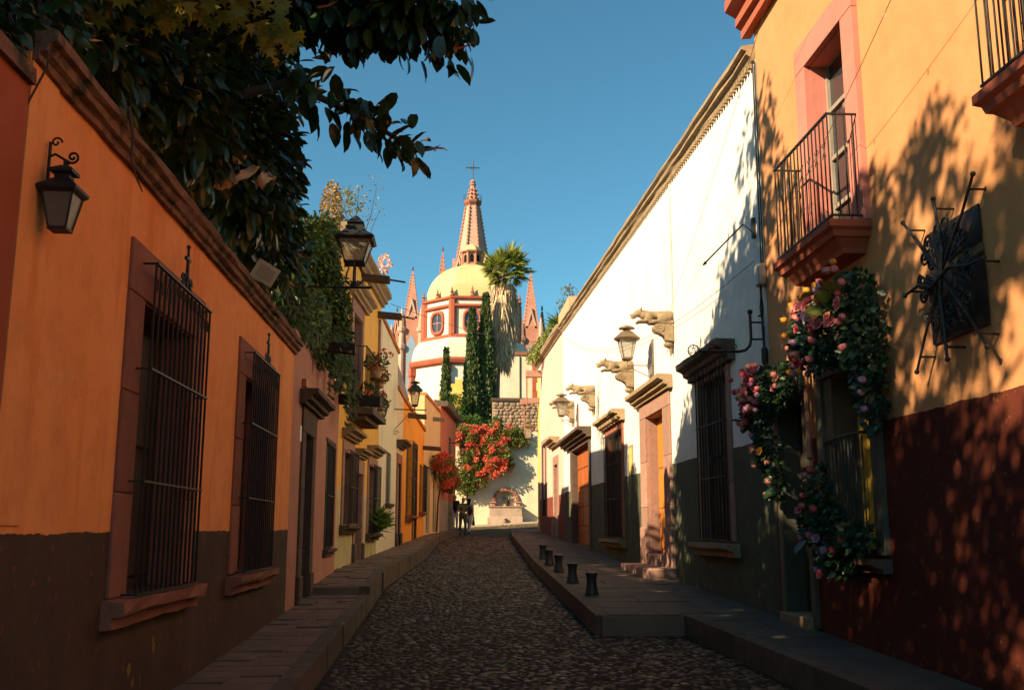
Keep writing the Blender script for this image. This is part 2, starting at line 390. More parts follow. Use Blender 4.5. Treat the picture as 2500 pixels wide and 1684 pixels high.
for a, b in ((1.89, 2.45), (2.46, 3.0)): slab(kun[0], 'kerb_stone', pvr, a + .17*(a < 2), b + .0, 13.0, 13.17, pr(13.05)+.004, .6, .003)
# fallen yellow leaves on the stones
P = []; 
for _ in range(26):
    y = random.uniform(7.5, 16); x = random.uniform(-1.95, .6); P.append((x, y, (pl(y) if x < kl(y) else zr(y)) + .02))
o = leaves(P, rng.normal(size=(26, 3))*[1, 1, .1], rng.uniform(.05, .09, 26), T_SML, leafmat('fallen_leaf', [(.42, .24, .03), (.3, .16, .03)]), 'fallen_leaves', upbias=(0, 0, 1))
tag(o, 'small yellow fallen leaves scattered over left pavement and road', 'leaves')
# ------------------------------------------------------------------ house building kit
class Fac:
    def __init__(s, x0, y0, k, sg): s.x0, s.y0, s.k, s.s = x0, y0, k, sg
    def __call__(s, y, z, n): return (s.x0 + s.k*(y - s.y0) + s.s*n, y, z)
def wall(h, F, y0, y1, zb, t0, t1, holes, mat, depth=5.0, name='wall'):
    ys = sorted({y0, y1, *[v for q in holes for v in q[:2]]}); zs = sorted({zb, *[v for q in holes for v in q[2:4]]}) + ['T']
    tz = lambda y: t0 + (t1 - t0) * (y - y0) / (y1 - y0)
    Z = lambda z, y: tz(y) if z == 'T' else z
    m = MB(F)
    for a, b in zip(ys, ys[1:]):
        for c, d in zip(zs, zs[1:]):
            zc = (c + (d if d != 'T' else c + .01)) / 2
            if any(q[0] < (a+b)/2 < q[1] and q[2] < zc < q[3] for q in holes): continue
            m.quad((a, c, 0), (b, c, 0), (b, Z(d, b), 0), (a, Z(d, a), 0))
    for q in holes:
        a, b, c, d, dp = q
        m.quad((a, c, 0), (a, d, 0), (a, d, -dp), (a, c, -dp)); m.quad((b, c, 0), (b, d, 0), (b, d, -dp), (b, c, -dp))
        m.quad((a, d, 0), (b, d, 0), (b, d, -dp), (a, d, -dp)); m.quad((a, c, 0), (b, c, 0), (b, c, -dp), (a, c, -dp))
    for y, tt in ((y0, t0), (y1, t1)): m.quad((y, zb, 0), (y, tt, 0), (y, tt, -depth), (y, zb, -depth))
    m.quad((y0, t0, 0), (y1, t1, 0), (y1, t1, -depth), (y0, t0, -depth)); m.quad((y0, zb, -depth), (y1, zb, -depth), (y1, t1, -depth), (y0, t0, -depth))
    return m.build(name, mat, h)
def moulding(h, F, y0, y1, z0, z1, prof, mat, name='cornice', seg=.7, jit=.006, ends=(0, 0)):
    """prof: (proud, height) pairs swept along the wall; returns along the ends"""
    n = max(2, int((y1 - y0) / seg) + 1); rings = []
    for i in range(n):
        y = y0 + (y1-y0)*i/(n-1); zz = z0 + (z1-z0)*i/(n-1)
        rings.append([(y, zz + q[1] + random.uniform(-jit, jit), q[0] + random.uniform(-jit, jit)) for q in prof])
    return MB(F).loft(rings).build(name, mat, h)
PR3 = lambda p, h: [(-.02, 0), (p*.35, 0), (p*.35, h*.22), (p*.62, h*.3), (p*.62, h*.55), (p*.8, h*.62), (p, h*.7), (p, h), (-.02, h)]
PR3S = lambda p, h: [(-.02, 0), (p*.45, 0), (p*.55, h*.3), (p*.75, h*.4), (p*.8, h*.62), (p, h*.72), (p, h), (-.02, h)]
PSILL = lambda p, h: [(-.02, h*.0), (p*.45, h*.0), (p*.5, h*.38), (p*.85, h*.5), (p, h*.62), (p, h), (-.02, h)]
CYL = {}
def bar(par, F, y, za, zb, n, r=.009, mat=None, name='bar', sides=6):
    k = (r, (mat or IRON).name, sides)
    if k not in CYL: CYL[k] = MB().lathe((0, 0, 0), [(r, 0), (r, 1)], sides).mesh('bar', mat or IRON)
    return link(name, CYL[k], par, F(y, za, n), None, (1, 1, zb - za))
def rail(par, F, ya, yb, z, n, w=.012, mat=None, name='rail'):
    return MB(F).box(ya, yb, z - w*.35, z + w*.35, n - w*.6, n + w*.6).build(name, mat or IRON, par)
def frame(par, F, ya, yb, za, zb, w, pr, mat, wt=None, bottom=False, bev=.008, nm='jamb', split=0, lin=0):
    wt = wt or w
    if lin:
        for a, b in ((ya + .001, ya + .014), (yb - .014, yb - .001)): MB(F).box(a, b, za + .003, zb - .003, -lin, -.051).build('reveal', mat, par)
        MB(F).box(ya + .015, yb - .015, zb - .014, zb - .002, -lin, -.001).build('reveal', mat, par)
        for a, b in ((ya + .001, ya + .014), (yb - .014, yb - .001)): MB(F).box(a, b, za + .003, zb - .003, -.05, -.001).build('reveal', mat, par)
    for a, b in ((ya - w, ya), (yb, yb + w)):
        zz = [za] + [za + (zb-za)*(i+1)/(split+1) for i in range(split)] + [zb]
        for c, d in zip(zz, zz[1:]): MB(F).box(a, b, c + .002, d - .002, -.05, pr + random.uniform(0, .004)).build(nm, mat, par, bevel=bev)
    MB(F).box(ya - w, yb + w, zb + .001, zb + wt, -.05, pr + .003).build('lintel', mat, par, bevel=bev)
    if bottom: MB(F).box(ya - w, yb + w, za - w, za - .001, -.05, pr + .003).build('sill_frame', mat, par, bevel=bev)
def leafdoor(h, F, nm, ya, yb, za, zb, dep, mat, leafs=2, panels=(.28, .36, .36), lab=None):
    """recessed wooden leaves with raised panels, each panel a piece of its own"""
    d = MB(F).box(ya + .002, yb - .002, za + .002, zb - .002, -dep - .06, -dep + .02).build(nm, mat, h)
    if lab: d['label'] = lab
    w = (yb - ya) / leafs
    for i in range(leafs):
        a = ya + w*i + .05; b = ya + w*(i+1) - .05; z = za + .08; H = zb - za - .08*(len(panels)+1); tot = sum(panels)
        for p in panels:
            hh = H * p / tot; MB(F).box(a, b, z, z + hh, -dep + .0, -dep + .045).build('panel', mat, d, bevel=.018); z += hh + .08
    return d
def glazed(h, F, nm, ya, yb, za, zb, dep, cols=2, rows=4, mat=None):
    d = MB(F).box(ya + .002, yb - .002, za + .002, zb - .002, -dep - .03, -dep).build(nm, GLASS, h); mat = mat or WDARK
    for i in range(cols + 1):
        y = ya + (yb - ya)*i/cols; w = .05 if i in (0, cols) else .03
        MB(F).box(max(ya+.003, y - w), min(yb-.003, y + w), za+.003, zb-.003, -dep + .001, -dep + .04).build('stile', mat, d)
    for j in range(rows + 1):
        z = za + (zb - za)*j/rows; MB(F).box(ya+.004, yb-.004, max(za+.004, z - .025), min(zb-.004, z + .025), -dep + .002, -dep + .036).build('glazing_bar', mat, d)
    return d
def cage(par, F, ya, yb, za, zb, g, nb, r=.009, rails=(.33, .66), top=None, mat=None, side=1):
    """window grille standing g proud of the wall"""
    for i in range(nb): bar(par, F, ya + (yb-ya)*i/(nb-1), za, zb, g, r, mat)
    for e in (ya, yb):
        for j in range(side): bar(par, F, e, za, zb, g*(j)/max(1, side) + .004, r, mat)
    for z in [za, zb] + [za + (zb-za)*q for q in rails]:
        rail(par, F, ya - .012, yb + .012, z, g + r*.5, .02, mat)
        for e in (ya, yb): MB(F).box(e - .008, e + .008, z - .006, z + .006, -.02, g - .004).build('rail_return', mat or IRON, par)
def spiral(c, r0, turns, y, n=16, flip=1, ph=0.0):
    """flat scroll in a plane: returns (a,b) pairs around c"""
    return [(c[0] + flip*r0*(1 - .82*i/n)*math.cos(ph + turns*2*math.pi*i/n), c[1] + r0*(1 - .82*i/n)*math.sin(ph + turns*2*math.pi*i/n)) for i in range(n + 1)]
# ------------------------------------------------------------------ left side of the street
FA = Fac(-2.13, 0, 0, 1)
P_RED = plaster('plaster_brick_red', (.42, .10, .04), (.33, .075, .03), (.06, .04, .028), 1.66)
h = thing('house', 'brick red house wall at the left edge before the orange one', 'house', (-2.11, 1, .2))
wall(h, Fac(-2.118, 0, 0, 1), -6, 4.81, -.4, 3.90, 3.90, [], P_RED, 2)
moulding(h, Fac(-2.118, 0, 0, 1), -6, 4.80, 3.88, 3.88, [(-.3, 0), (.03, 0), (.03, .08), (-.3, .1)], CORN, 'coping')
P_A = plaster('plaster_orange', (.93, .365, .115), (.89, .305, .08), (.085, .052, .03), 1.67, .002, stain=(.66, .15, .02), sa=.8, blotch=.45)
h = thing('house', 'long low orange house with dark brown base and two barred windows', 'house', (-2.13, 9.2, .4))
A_W = [(6.86, 8.20, 1.27, 3.26), (10.35, 11.72, 1.27, 3.26)]
wall(h, FA, 4.82, 13.6, -.4, 4.08, 4.08, [(*w, .3) for w in A_W], P_A, 1.3)
moulding(h, FA, 4.83, 13.62, 4.03, 4.06, [(-.02, 0), (.035, 0), (.04, .04), (.075, .055), (.08, .10), (.115, .115), (.12, .165), (.03, .20), (-.15, .27), (-.3, .2)], CORN, jit=.009, seg=.3)
MB(FA).box(4.825, 5.17, 1.72, 4.03, 0, .012).build('pilaster', P_A, h)
for i, (a, b, c, d) in enumerate(A_W):
    w = leafdoor(h, FA, 'window', a, b, c, d, .26, WDARK, 2, (.5, .5))
    frame(w, FA, a, b, c + .0, d, .33, .022, CANT, .36, split=2, lin=.24)
    moulding(w, FA, a - .40, b + .38, 1.09, 1.09, PSILL(.15, .17), CANT, 'sill', jit=.012, seg=.3)
    ga, gb = a - .11, a + 1.44; cage(w, FA, ga, gb, 1.285, 3.49, .115, 14, .0095, (.33, .67))
    for k in range(14):                                   # small hooked drops under the top rail
        y = ga + (gb - ga) * (k + .5) / 14
        MB(FA).tube([(y - .035, 3.46, .115), (y - .04, 3.40, .115), (y, 3.375, .115), (y + .04, 3.40, .115), (y + .035, 3.46, .115)], .005, 4).tube([(y, 3.375, .115), (y, 3.31, .115)], .006, 4).build('hook', IRON, w)
    yc = (ga + gb)/2
    f = MB(FA)                                            # crest with a small cross
    for s in (-1, 1): f.tube([(yc + s*q[0], 3.50 + q[1], .115) for q in spiral((.09, .05), .06, 1.1, 0, 12)], .009, 5); f.tube([(yc + s*.14, 3.49, .115), (yc + s*.10, 3.56, .115), (yc, 3.62, .115)], .010, 5)
    f.tube([(yc, 3.5, .115), (yc, 3.62, .115), (yc, 3.82, .115)], [.012, .016, .010], 5); f.box(yc - .06, yc + .06, 3.72, 3.745, .103, .127); f.ell(FA(yc, 3.83, .115), .018, 6, 4)
    f.build('finial', IRON, w)
# patches of flaked ochre on the dark base below the first window
f = MB(FA)
for yc, zc, s in ((7.1, .78, 1), (7.65, .86, .8), (7.2, .68, .6), (7.62, .92, .6)):
    f.prism([FA(yc + s*.06*math.cos(a)*random.uniform(.5, 1), zc + s*.05*math.sin(a)*random.uniform(.6, 1.3), .0) for a in [i*.7 for i in range(9)]], (.004, 0, 0), raw=True)
f.build('flaked_patch', plaster('ochre_flake', (.30, .16, .03), (.2, .1, .02)), h)
def lantern_box(par, c, w0, w1, hz, roof=1, gl=None, fm=None, nm='glass'):
    """four-sided tapering lantern: c bottom centre, w0/w1 half widths bottom/top"""
    fm = fm or IRON; gl = gl or LGLASS; c = Vector(c)
    q = lambda w, z: [c + Vector((sx*w, sy*w, z)) for sx, sy in ((-1,-1),(1,-1),(1,1),(-1,1))]
    lo, hi = q(w0, 0), q(w1, hz)
    for i in range(4): MB().tube([lo[i], hi[i]], .012*hz/.4, 4).build('corner_post', fm, par)
    MB().loft([q(w0*1.12, -.03*hz), q(w0*1.12, .04*hz)]).build('base_band', fm, par); MB().loft([q(w1*1.1, hz*.93), q(w1*1.22, hz), q(w1*1.25, hz*1.03)]).build('top_band', fm, par)
    for i in range(4):
        j = (i+1) % 4; cc = (lo[i]+lo[j]+hi[i]+hi[j])/4; ins = (Vector((c.x, c.y, cc.z)) - cc)*.03
        m = MB(); m.prism([p + ins for p in (lo[i], lo[j], hi[j], hi[i])], ins*.15); m.build(nm, gl, par)
    return q
lp = thing('wall_lantern', 'black iron lantern hanging from scroll bracket on the orange house', 'lantern', (-2.05, 5.07, 3.2))
fl = Fac(-2.13, 0, 0, 1); y = 5.07; b = MB(fl)
b.tube([(y, 3.40, .03), (y, 3.69, .03)], .009, 5); b.tube([(y, a, .03 + c_) for c_, a in spiral((.03, 3.69), .03, 1.1, 0, 12)], .006, 4)
b.tube([(y, 3.61, .03), (y, 3.625, .06), (y, 3.60, .10), (y, 3.578, .14)] + [(y, a, c_) for c_, a in spiral((.15, 3.61), .033, 1.3, 0, 14, 1, -1.6)], .007, 5)
b.tube([(y, 3.545, .03), (y, 3.55, .10), (y, 3.58, .14)], .005, 4); b.build('bracket', IRON, lp)
q = lantern_box(lp, (-2.13 + .115, y, 3.215), .043, .078, .2, gl=glass('frosted_glass', (.26, .2, .13), .4, .75))
m = MB(); m.loft([q(.098, .20), q(.10, .215), q(.05, .262), q(.038, .27), q(.036, .295), q(.058, .30), q(.058, .318), q(.02, .345)]); m.lathe((-2.015, y, 3.215), [(.012, .34), (.012, .38)], 6); m.build('roof', IRON, lp)
fl_ = thing('floodlight', 'beige plastic floodlight box on the cornice of the orange house', 'floodlight', (-1.98, 10.6, 4.3))
t = Matrix.Rotation(.5, 4, 'Y') @ Matrix.Rotation(.35, 4, 'Z')
m = MB(lambda a, b_, c: tuple(Vector((-2.02, 10.6, 4.42)) + t @ Vector((a, b_, c)))); m.box(-.12, .12, -.06, .08, -.10, .10); m.box(-.13, .13, -.075, -.06, -.11, .11); m.build('housing', paint('beige_plastic', (.42, .33, .2), .5), fl_, bevel=.01)
m2 = MB(m.f); m2.box(-.09, .09, -.079, -.076, -.07, .07); m2.build('lens', glass('dim_lens', (.3, .2, .12), .3), fl_)
MB().tube([(-2.02, 10.62, 4.30), (-2.06, 10.62, 4.33), (-2.0, 10.62, 4.4)], .012, 5).build('stem', IRON, fl_)
o = MB(FA).tube([(5.95, 4.28, .12), (5.97, 4.1, .15), (6.0, 3.95, .14), (6.05, 3.84, .17), (6.1, 3.78, .19)], [.012, .01, .008, .007, .004], 5).build('dry_twig', WBEAM); tag(o, 'bare dry twig dangling over the cornice of the orange house', 'twig')

# ---- mauve house
P_B = plaster('plaster_mauve', (.52, .235, .16), (.46, .20, .13), stain=(.2, .1, .07), sa=.3)
h = thing('house', 'plain mauve house with tall stone door under the hanging ivy', 'house', (-2.13, 16.4, .7))
wall(h, FA, 13.62, 19.28, -.3, 4.42, 4.42, [(14.8, 15.6, .5, 3.1, .45), (17.5, 18.75, 1.37, 3.2, .12)], P_B, 4)
d = leafdoor(h, FA, 'door', 14.8, 15.6, .70, 3.1, .40, WDARK, 1, (.4, .6)); frame(d, FA, 14.8, 15.6, .6, 3.1, .34, .03, CANTD, .36, split=2, lin=.38)
moulding(d, FA, 14.2, 16.35, 3.46, 3.46, PR3(.26, .22), CANTD, 'door_cornice', seg=.4)
for a in (14.44, 15.62): MB(FA).box(a, a + .36, .5, 1.05, -.03, .06).build('plinth', CANTD, d, bevel=.01)
w = leafdoor(h, FA, 'window', 17.5, 18.75, 1.37, 3.2, .08, WGREEN, 2, (.5, .5)); cage(w, FA, 17.55, 18.7, 1.4, 3.17, .03, 9, .007, (.5,)); moulding(w, FA, 17.4, 18.85, 1.25, 1.25, PSILL(.1, .12), CANTD, 'sill')
MB(FA).box(17.42, 18.83, 3.21, 3.27, -.02, .02).build('lintel', CANTD, w)
for nm, x, mt in (('doorbell_box', (14.35, 14.5, 3.72, 3.84, 0, .07), paint('terracotta_paint', (.5, .16, .05))),): MB(FA).box(*x).build(nm, mt, h, bevel=.01)
pq = MB(FA).box(14.28, 14.42, 2.93, 3.16, 0, .015).build('wall_plaque', paint('white_enamel', (.75, .72, .68), .3, var=.08)); tag(pq, 'small white plaque beside the mauve house door', 'plaque')
def beam(F, y, z, L, lab, mat=WBEAM, hh=.16, w=.09, pipe=0, dro=.06):
    o = thing('roof_spout', lab, 'roof spout', F(y, z, 0), 'wooden roof spouts')
    m = MB(F); m.add([(y-w, z, -.1), (y+w, z, -.1), (y+w, z+hh, -.1), (y-w, z+hh, -.1), (y-w, z-dro, L), (y+w, z-dro, L), (y+w, z+hh-dro, L), (y-w, z+hh-dro, L)], [(0,3,2,1),(4,5,6,7),(0,1,5,4),(1,2,6,5),(2,3,7,6),(3,0,4,7)])
    m.build('beam', mat, o, bevel=.01)
    if pipe: MB(F).tube([(y, z + hh*.6 - dro, L - .05), (y, z + hh*.45 - dro*1.6, L + pipe)], .022, 6).build('pipe', IRONB, o)
    return o
beam(FA, 15.75, 4.50, .62, 'dark wooden roof spout poking out of the ivy', WDARK)

# ---- yellow two-storey house
FC = Fac(-2.2, 19.3, .06, 1)
P_C = plaster('plaster_yellow', (.84, .45, .085), (.78, .39, .07), (.66, .54, .26), 2.5, 0, stain=(.4, .2, .05), sa=.35)
h = thing('house', 'tall yellow house with flower balcony and pale green base', 'house', (-2.2, 22.4, .9))
wall(h, FC, 19.3, 25.7, 0, 7.45, 7.45, [(20.4, 21.5, 1.8, 3.25, .25), (22.0, 22.95, .9, 2.92, .35), (24.0, 25.3, 1.62, 3.2, .25), (21.1, 22.3, 4.22, 6.3, .3)], P_C, 7)
moulding(h, FC, 19.31, 25.72, 7.42, 7.42, PR3(.26, .34), TAN, jit=.01)
w = leafdoor(h, FC, 'window', 20.4, 21.5, 1.8, 3.25, .2, WDARK, 2, (.5, .5)); frame(w, FC, 20.4, 21.5, 1.8, 3.25, .2, .03, CANTP, .22, split=1, lin=.19); cage(w, FC, 20.38, 21.52, 1.82, 3.28, .14, 9, .009, (.5,)); moulding(w, FC, 20.1, 21.8, 1.62, 1.62, PSILL(.2, .17), CANTD, 'sill'); moulding(w, FC, 20.1, 21.85, 3.52, 3.52, PR3(.26, .2), TAN, 'window_cornice', seg=.4)
d = leafdoor(h, FC, 'door', 22.0, 22.95, 1.0, 2.92, .3, WDARK, 1, (.4, .6)); frame(d, FC, 22.0, 22.95, 1.0, 2.92, .22, .03, CANTP, .3, split=1, lin=.29); moulding(d, FC, 21.82, 23.2, 3.26, 3.26, PR3(.22, .18), TAN, 'door_cornice', seg=.4)
for a in (21.76, 22.96): MB(FC).box(a, a + .26, .85, 1.4, -.02, .08).build('plinth', CANTD, d, bevel=.02)
w = leafdoor(h, FC, 'window', 24.0, 25.3, 1.62, 3.2, .2, WDARK, 2, (.5, .5)); frame(w, FC, 24.0, 25.3, 1.62, 3.2, .18, .03, CANTP, .2, split=1, lin=.19); cage(w, FC, 24.0, 25.3, 1.64, 3.22, .14, 9, .009, (.5,)); moulding(w, FC, 23.75, 25.5, 1.44, 1.44, PSILL(.2, .17), CANTD, 'sill'); moulding(w, FC, 23.7, 25.45, 3.46, 3.46, PR3(.26, .2), TAN, 'window_cornice', seg=.4)
d = glazed(h, FC, 'balcony_door', 21.1, 22.3, 4.22, 6.3, .25, 2, 4); frame(d, FC, 21.1, 22.3, 4.22, 6.3, .24, .03, CANTP, .28, lin=.2); moulding(d, FC, 20.6, 22.9, 6.6, 6.6, PR3(.28, .26), TAN, 'door_cornice', seg=.4)
bl = MB(FC); bl.box(20.75, 22.95, 4.06, 4.20, -.05, .52); bl.box(20.85, 22.85, 3.95, 4.059, -.05, .36); bl = bl.build('balcony', CANTD, h, bevel=.01)
for i in range(15): bar(bl, FC, 20.8 + 2.1*i/14, 4.2, 5.5, .34, .008)
for e in (20.8, 22.9):
    for n_ in (.08, .18, .27): bar(bl, FC, e, 4.2, 5.5, n_, .008)
    MB(FC).box(e - .012, e + .012, 5.49, 5.51, -.02, .33).build('rail_return', IRON, bl)
for z in (5.5, 4.32): rail(bl, FC, 20.79, 22.91, z, .345, .026)
MB(FC).tube([(25.2, 4.6, .03), (25.2, 7.0, .03)], .045, 6).build('drainpipe', paint('clay_pipe', (.36, .2, .13)), h)
beam(FC, 22.25, 7.28, .62, 'wooden roof spout on the yellow house nearer the big lantern', pipe=.36)
beam(FC, 25.05, 7.02, .60, 'wooden roof spout on the far end of the yellow house', pipe=.33)
beam(FA, 19.2, 4.08, .80, 'dark wooden roof spout below the flower balcony', WDARK, .19, .12)

# ---- cream house
FD = FC
P_D = plaster('plaster_cream', (.84, .70, .46), (.77, .62, .38), stain=(.35, .26, .14), sa=.5, peel=(.42, .33, .2))
TRIM = plaster('terracotta_trim', (.55, .2, .06), (.45, .16, .05))
h = thing('house', 'cream house with dark shuttered window beside the yellow house', 'house', (-1.8, 27.7, 1.1))
wall(h, FD, 25.705, 29.75, 0, 7.15, 6.9, [(27.4, 28.5, 2.4, 3.8, .12)], P_D, 7)
moulding(h, FD, 25.72, 29.8, 7.15, 6.9, [(-.3, 0), (.06, 0), (.06, .1), (-.3, .1)], TRIM, 'coping')
w = leafdoor(h, FD, 'window', 27.4, 28.5, 2.4, 3.8, .06, WGREEN, 2, (1,)); moulding(w, FD, 27.3, 28.6, 2.28, 2.28, PSILL(.12, .12), CANTD, 'sill')
h = thing('house', 'narrow pinkish cream house with corniced door next to the bright orange one', 'house', (-1.55, 30.6, 1.2))
P_D2 = plaster('plaster_pale_peach', (.80, .56, .36), (.72, .48, .28), stain=(.4, .25, .14), sa=.5)
wall(h, FD, 29.76, 31.5, 0, 5.85, 5.75, [(30.1, 31.0, 1.1, 3.65, .3)], P_D2, 6); moulding(h, FD, 29.77, 31.5, 5.85, 5.75, [(-.3, 0), (.06, 0), (.06, .1), (-.3, .1)], TRIM, 'coping')
d = leafdoor(h, FD, 'door', 30.1, 31.0, 1.2, 3.65, .25, paint('red_brown_door', (.16, .06, .04)), 1, (.4, .6)); frame(d, FD, 30.1, 31.0, 1.2, 3.65, .22, .03, CANT, .3); moulding(d, FD, 29.8, 31.35, 4.12, 4.12, PR3(.3, .22), CANTD, 'door_cornice', seg=.5)
for a in (29.86, 31.0): MB(FD).box(a, a + .25, 1.0, 1.6, -.02, .08).build('plinth', CANTD, d, bevel=.02)
# ---- bright orange house
P_E = plaster('plaster_bright_orange', (.90, .34, .03), (.84, .28, .02), stain=(.5, .14, .02), sa=.4, peel=(.6, .4, .25))
h = thing('house', 'bright orange house with barred windows far down the left side', 'house', (-1.2, 35.6, 1.4))
wall(h, FD, 31.51, 39.45, 0, 5.75, 5.5, [(32.8, 34.4, 2.15, 4.5, .2), (35.1, 36.3, 1.3, 4.5, .3), (37.7, 39.0, 2.35, 4.1, .2)], P_E, 6)
moulding(h, FD, 31.52, 39.5, 5.75, 5.5, [(-.3, 0), (.07, 0), (.07, .12), (-.3, .12)], TRIM, 'coping')
w = leafdoor(h, FD, 'window', 32.8, 34.4, 2.15, 4.5, .15, WDARK, 2, (1,)); cage(w, FD, 32.75, 34.45, 2.15, 4.55, .2, 6, .012, (.25, .5, .75)); moulding(w, FD, 32.6, 34.6, 1.95, 1.95, PSILL(.25, .2), CANT, 'sill')
d = leafdoor(h, FD, 'door', 35.1, 36.3, 1.35, 4.5, .25, WDARK, 1, (.4, .6)); frame(d, FD, 35.1, 36.3, 1.35, 4.5, .16, .03, CANTD)
w = leafdoor(h, FD, 'window', 37.7, 39.0, 2.35, 4.1, .12, WDARK, 2, (1,)); cage(w, FD, 37.65, 39.05, 2.35, 4.1, .15, 6, .012, (.5,)); moulding(w, FD, 37.55, 39.15, 2.2, 2.2, PSILL(.2, .15), CANT, 'sill')
beam(FD, 33.1, 5.35, .6, 'wooden roof spout on the near half of bright orange house', CANTD); beam(FD, 38.9, 4.75, .7, 'wooden roof spout at the far end of bright orange house', WBEAM)
rb = MB(); rb.box(-6, -1.75, 31.2, 33.5, 5.8, 7.15); rb.add([(-1.75, 31.2, 7.15), (-1.75, 33.5, 7.15), (-1.75, 33.5, 5.8), (-1.75, 31.2, 5.8), (-1.3, 32.0, 5.8)], [(0, 1, 4), (0, 4, 3), (1, 2, 4)])
o = rb.build('roof_shed', plaster('plaster_grey', (.35, .3, .26), (.28, .24, .2))); tag(o, 'grey roof parapet rising behind the bright orange house', 'roof shed')
# ---- far houses turning with the street
FG = Fac(-1.0, 39.5, .125, 1)
P_F = plaster('plaster_sand', (.76, .54, .26), (.68, .45, .2), stain=(.4, .2, .06), sa=.6)
h = thing('house', 'narrow sand coloured house behind the small red bougainvillea', 'house', (-.7, 42, 1.5))
wall(h, FG, 39.46, 44.2, 0, 6.95, 6.75, [(40.3, 41.3, 1.55, 4.2, .2), (42.2, 43.2, 1.6, 4.4, .2)], P_F, 6); moulding(h, FG, 39.47, 44.2, 6.95, 6.75, [(-.3, 0), (.07, 0), (.07, .12), (-.3, .12)], TRIM, 'coping')
for a in (40.3, 42.2): leafdoor(h, FG, 'door', a, a + 1, 1.6, 4.2, .15, WDARK, 1, (1,))
beam(FG, 41.9, 6.2, .5, 'pale roof spout on the sand coloured house', TAN)
P_G = plaster('plaster_brick', (.56, .16, .08), (.48, .13, .06), (.40, .30, .2), 3.0, 0, sa=.3)
h = thing('house', 'terracotta red house at the far left corner of the street', 'house', (0, 47.1, 1.6))
wall(h, FG, 44.21, 50.0, 0, 7.1, 6.95, [(45.6, 46.3, 3.9, 5.2, .15), (47.2, 48.6, 1.6, 4.0, .3), (47.2, 48.2, 4.9, 6.0, .15)], P_G, 8)
moulding(h, FG, 44.2, 50.1, 7.1, 6.95, [(-.3, 0), (.3, 0), (.34, .1), (.34, .2), (-.3, .3)], CANTD, 'eaves')
moulding(h, FG, 44.3, 49.9, 4.55, 4.5, [(-.02, 0), (.06, 0), (.06, .1), (-.02, .1)], P_G, 'string_course')
for a, b, c, d_ in ((45.6, 46.3, 3.9, 5.2), (47.2, 48.2, 4.9, 6.0)): leafdoor(h, FG, 'window', a, b, c, d_, .1, WDARK, 1, (1,))
leafdoor(h, FG, 'door', 47.2, 48.6, 1.7, 4.0, .25, WDARK, 2, (1,))
# ------------------------------------------------------------------ right side of the street
FR = Fac(4.2, 0, 0, -1)
P_R = plaster('plaster_apricot', (.53, .25, .108), (.485, .22, .09), (.11, .023, .012), 2.74, 0, stain=(.55, .26, .07), sa=.25)
P_W = plaster('plaster_white', (.72, .69, .62), (.66, .63, .56), (.090, .098, .060), 2.80, .006, stain=(.46, .41, .33), sa=.4, blotch=.35)
PINKP = plaster('pink_paint', (.53, .195, .15), (.485, .17, .13), sa=.1)
REDP = plaster('red_slab_paint', (.37, .10, .058), (.31, .085, .045), sa=.15)
GREYG = paint('grey_green_frame', (.10, .095, .065), .6, .3, grain=(14, 14, .8))
h = thing('house', 'tall apricot house with dark red base and two balconies', 'house', (4.2, 8.6, .5))
wall(h, FR, 2.0, 12.7, -.3, 8.7, 8.7, [(9.65, 10.75, 4.75, 7.08, .26), (11.5, 12.36, .3, 3.25, .3), (9.62, 10.85, 1.45, 3.35, .3), (4.3, 5.5, 4.75, 7.08, .26)], P_R, 6)
moulding(h, FR, 2.0, 12.9, 8.55, 8.55, [(-.02, 0), (.12, 0), (.12, .12), (.2, .16), (.2, .3), (.34, .4), (.34, .55), (.1, .62), (-.02, .62)], REDP, jit=.01)
for a, b in ((9.65, 10.75), (4.3, 5.5)):
    d = glazed(h, FR, 'balcony_door', a, b, 4.75, 7.08, .22, 2, 4, paint('white_iron_frame', (.30, .26, .21), .5))
    frame(d, FR, a, b, 4.76, 7.08, .30, .07, PINKP, .32, bev=.004, lin=.2)
def balcony(h, ya, yb, z, pr):
    m = MB(FR); rings = []
    for p, dz in ((pr*.55, -.30), (pr*.6, -.25), (pr*.78, -.17), (pr*.86, -.155), (pr*.9, -.10), (pr, -.07), (pr, 0)):
        e = (pr - p)*.9; rings.append([(ya + e, z + dz, -.02), (yb - e, z + dz, -.02), (yb - e, z + dz, p), (ya + e, z + dz, p)])
    m.loft(rings); sl = m.build('balcony', REDP, h)
    g = pr - .06; nb = 16
    tw = lambda r: r
    for i in range(nb): bar(sl, FR, ya + .06 + (yb - ya - .12)*i/(nb-1), z + .06, z + 1.14, g, .009)
    for e in (ya + .06, yb - .06):
        for j in range(4): bar(sl, FR, e, z + .06, z + 1.14, .03 + (g - .03)*j/4, .009)
        for zz in (z + 1.14, z + .06): MB(FR).box(e - .012, e + .012, zz - .009, zz + .009, -.02, g).build('rail_return', IRON, sl)
    for zz in (z + 1.14, z + .06): rail(sl, FR, ya + .045, yb - .045, zz, g, .026)
    for i in range(1, nb - 1, 2):                        # little forged stars on every other bar
        y = ya + .06 + (yb - ya - .12)*i/(nb-1); f = MB(FR)
        for s in (-1, 1):
            f.tube([(y + s*.045, z + .86, g + .004), (y + s*.012, z + .80, g + .004), (y + s*.012, z + .76, g + .004), (y + s*.045, z + .70, g + .004)], .005, 4)
        f.build('star_scroll', IRON, sl)
    return sl
balcony(h, 9.33, 11.1, 4.75, .44); balcony(h, 4.75, 6.57, 4.79, .44)
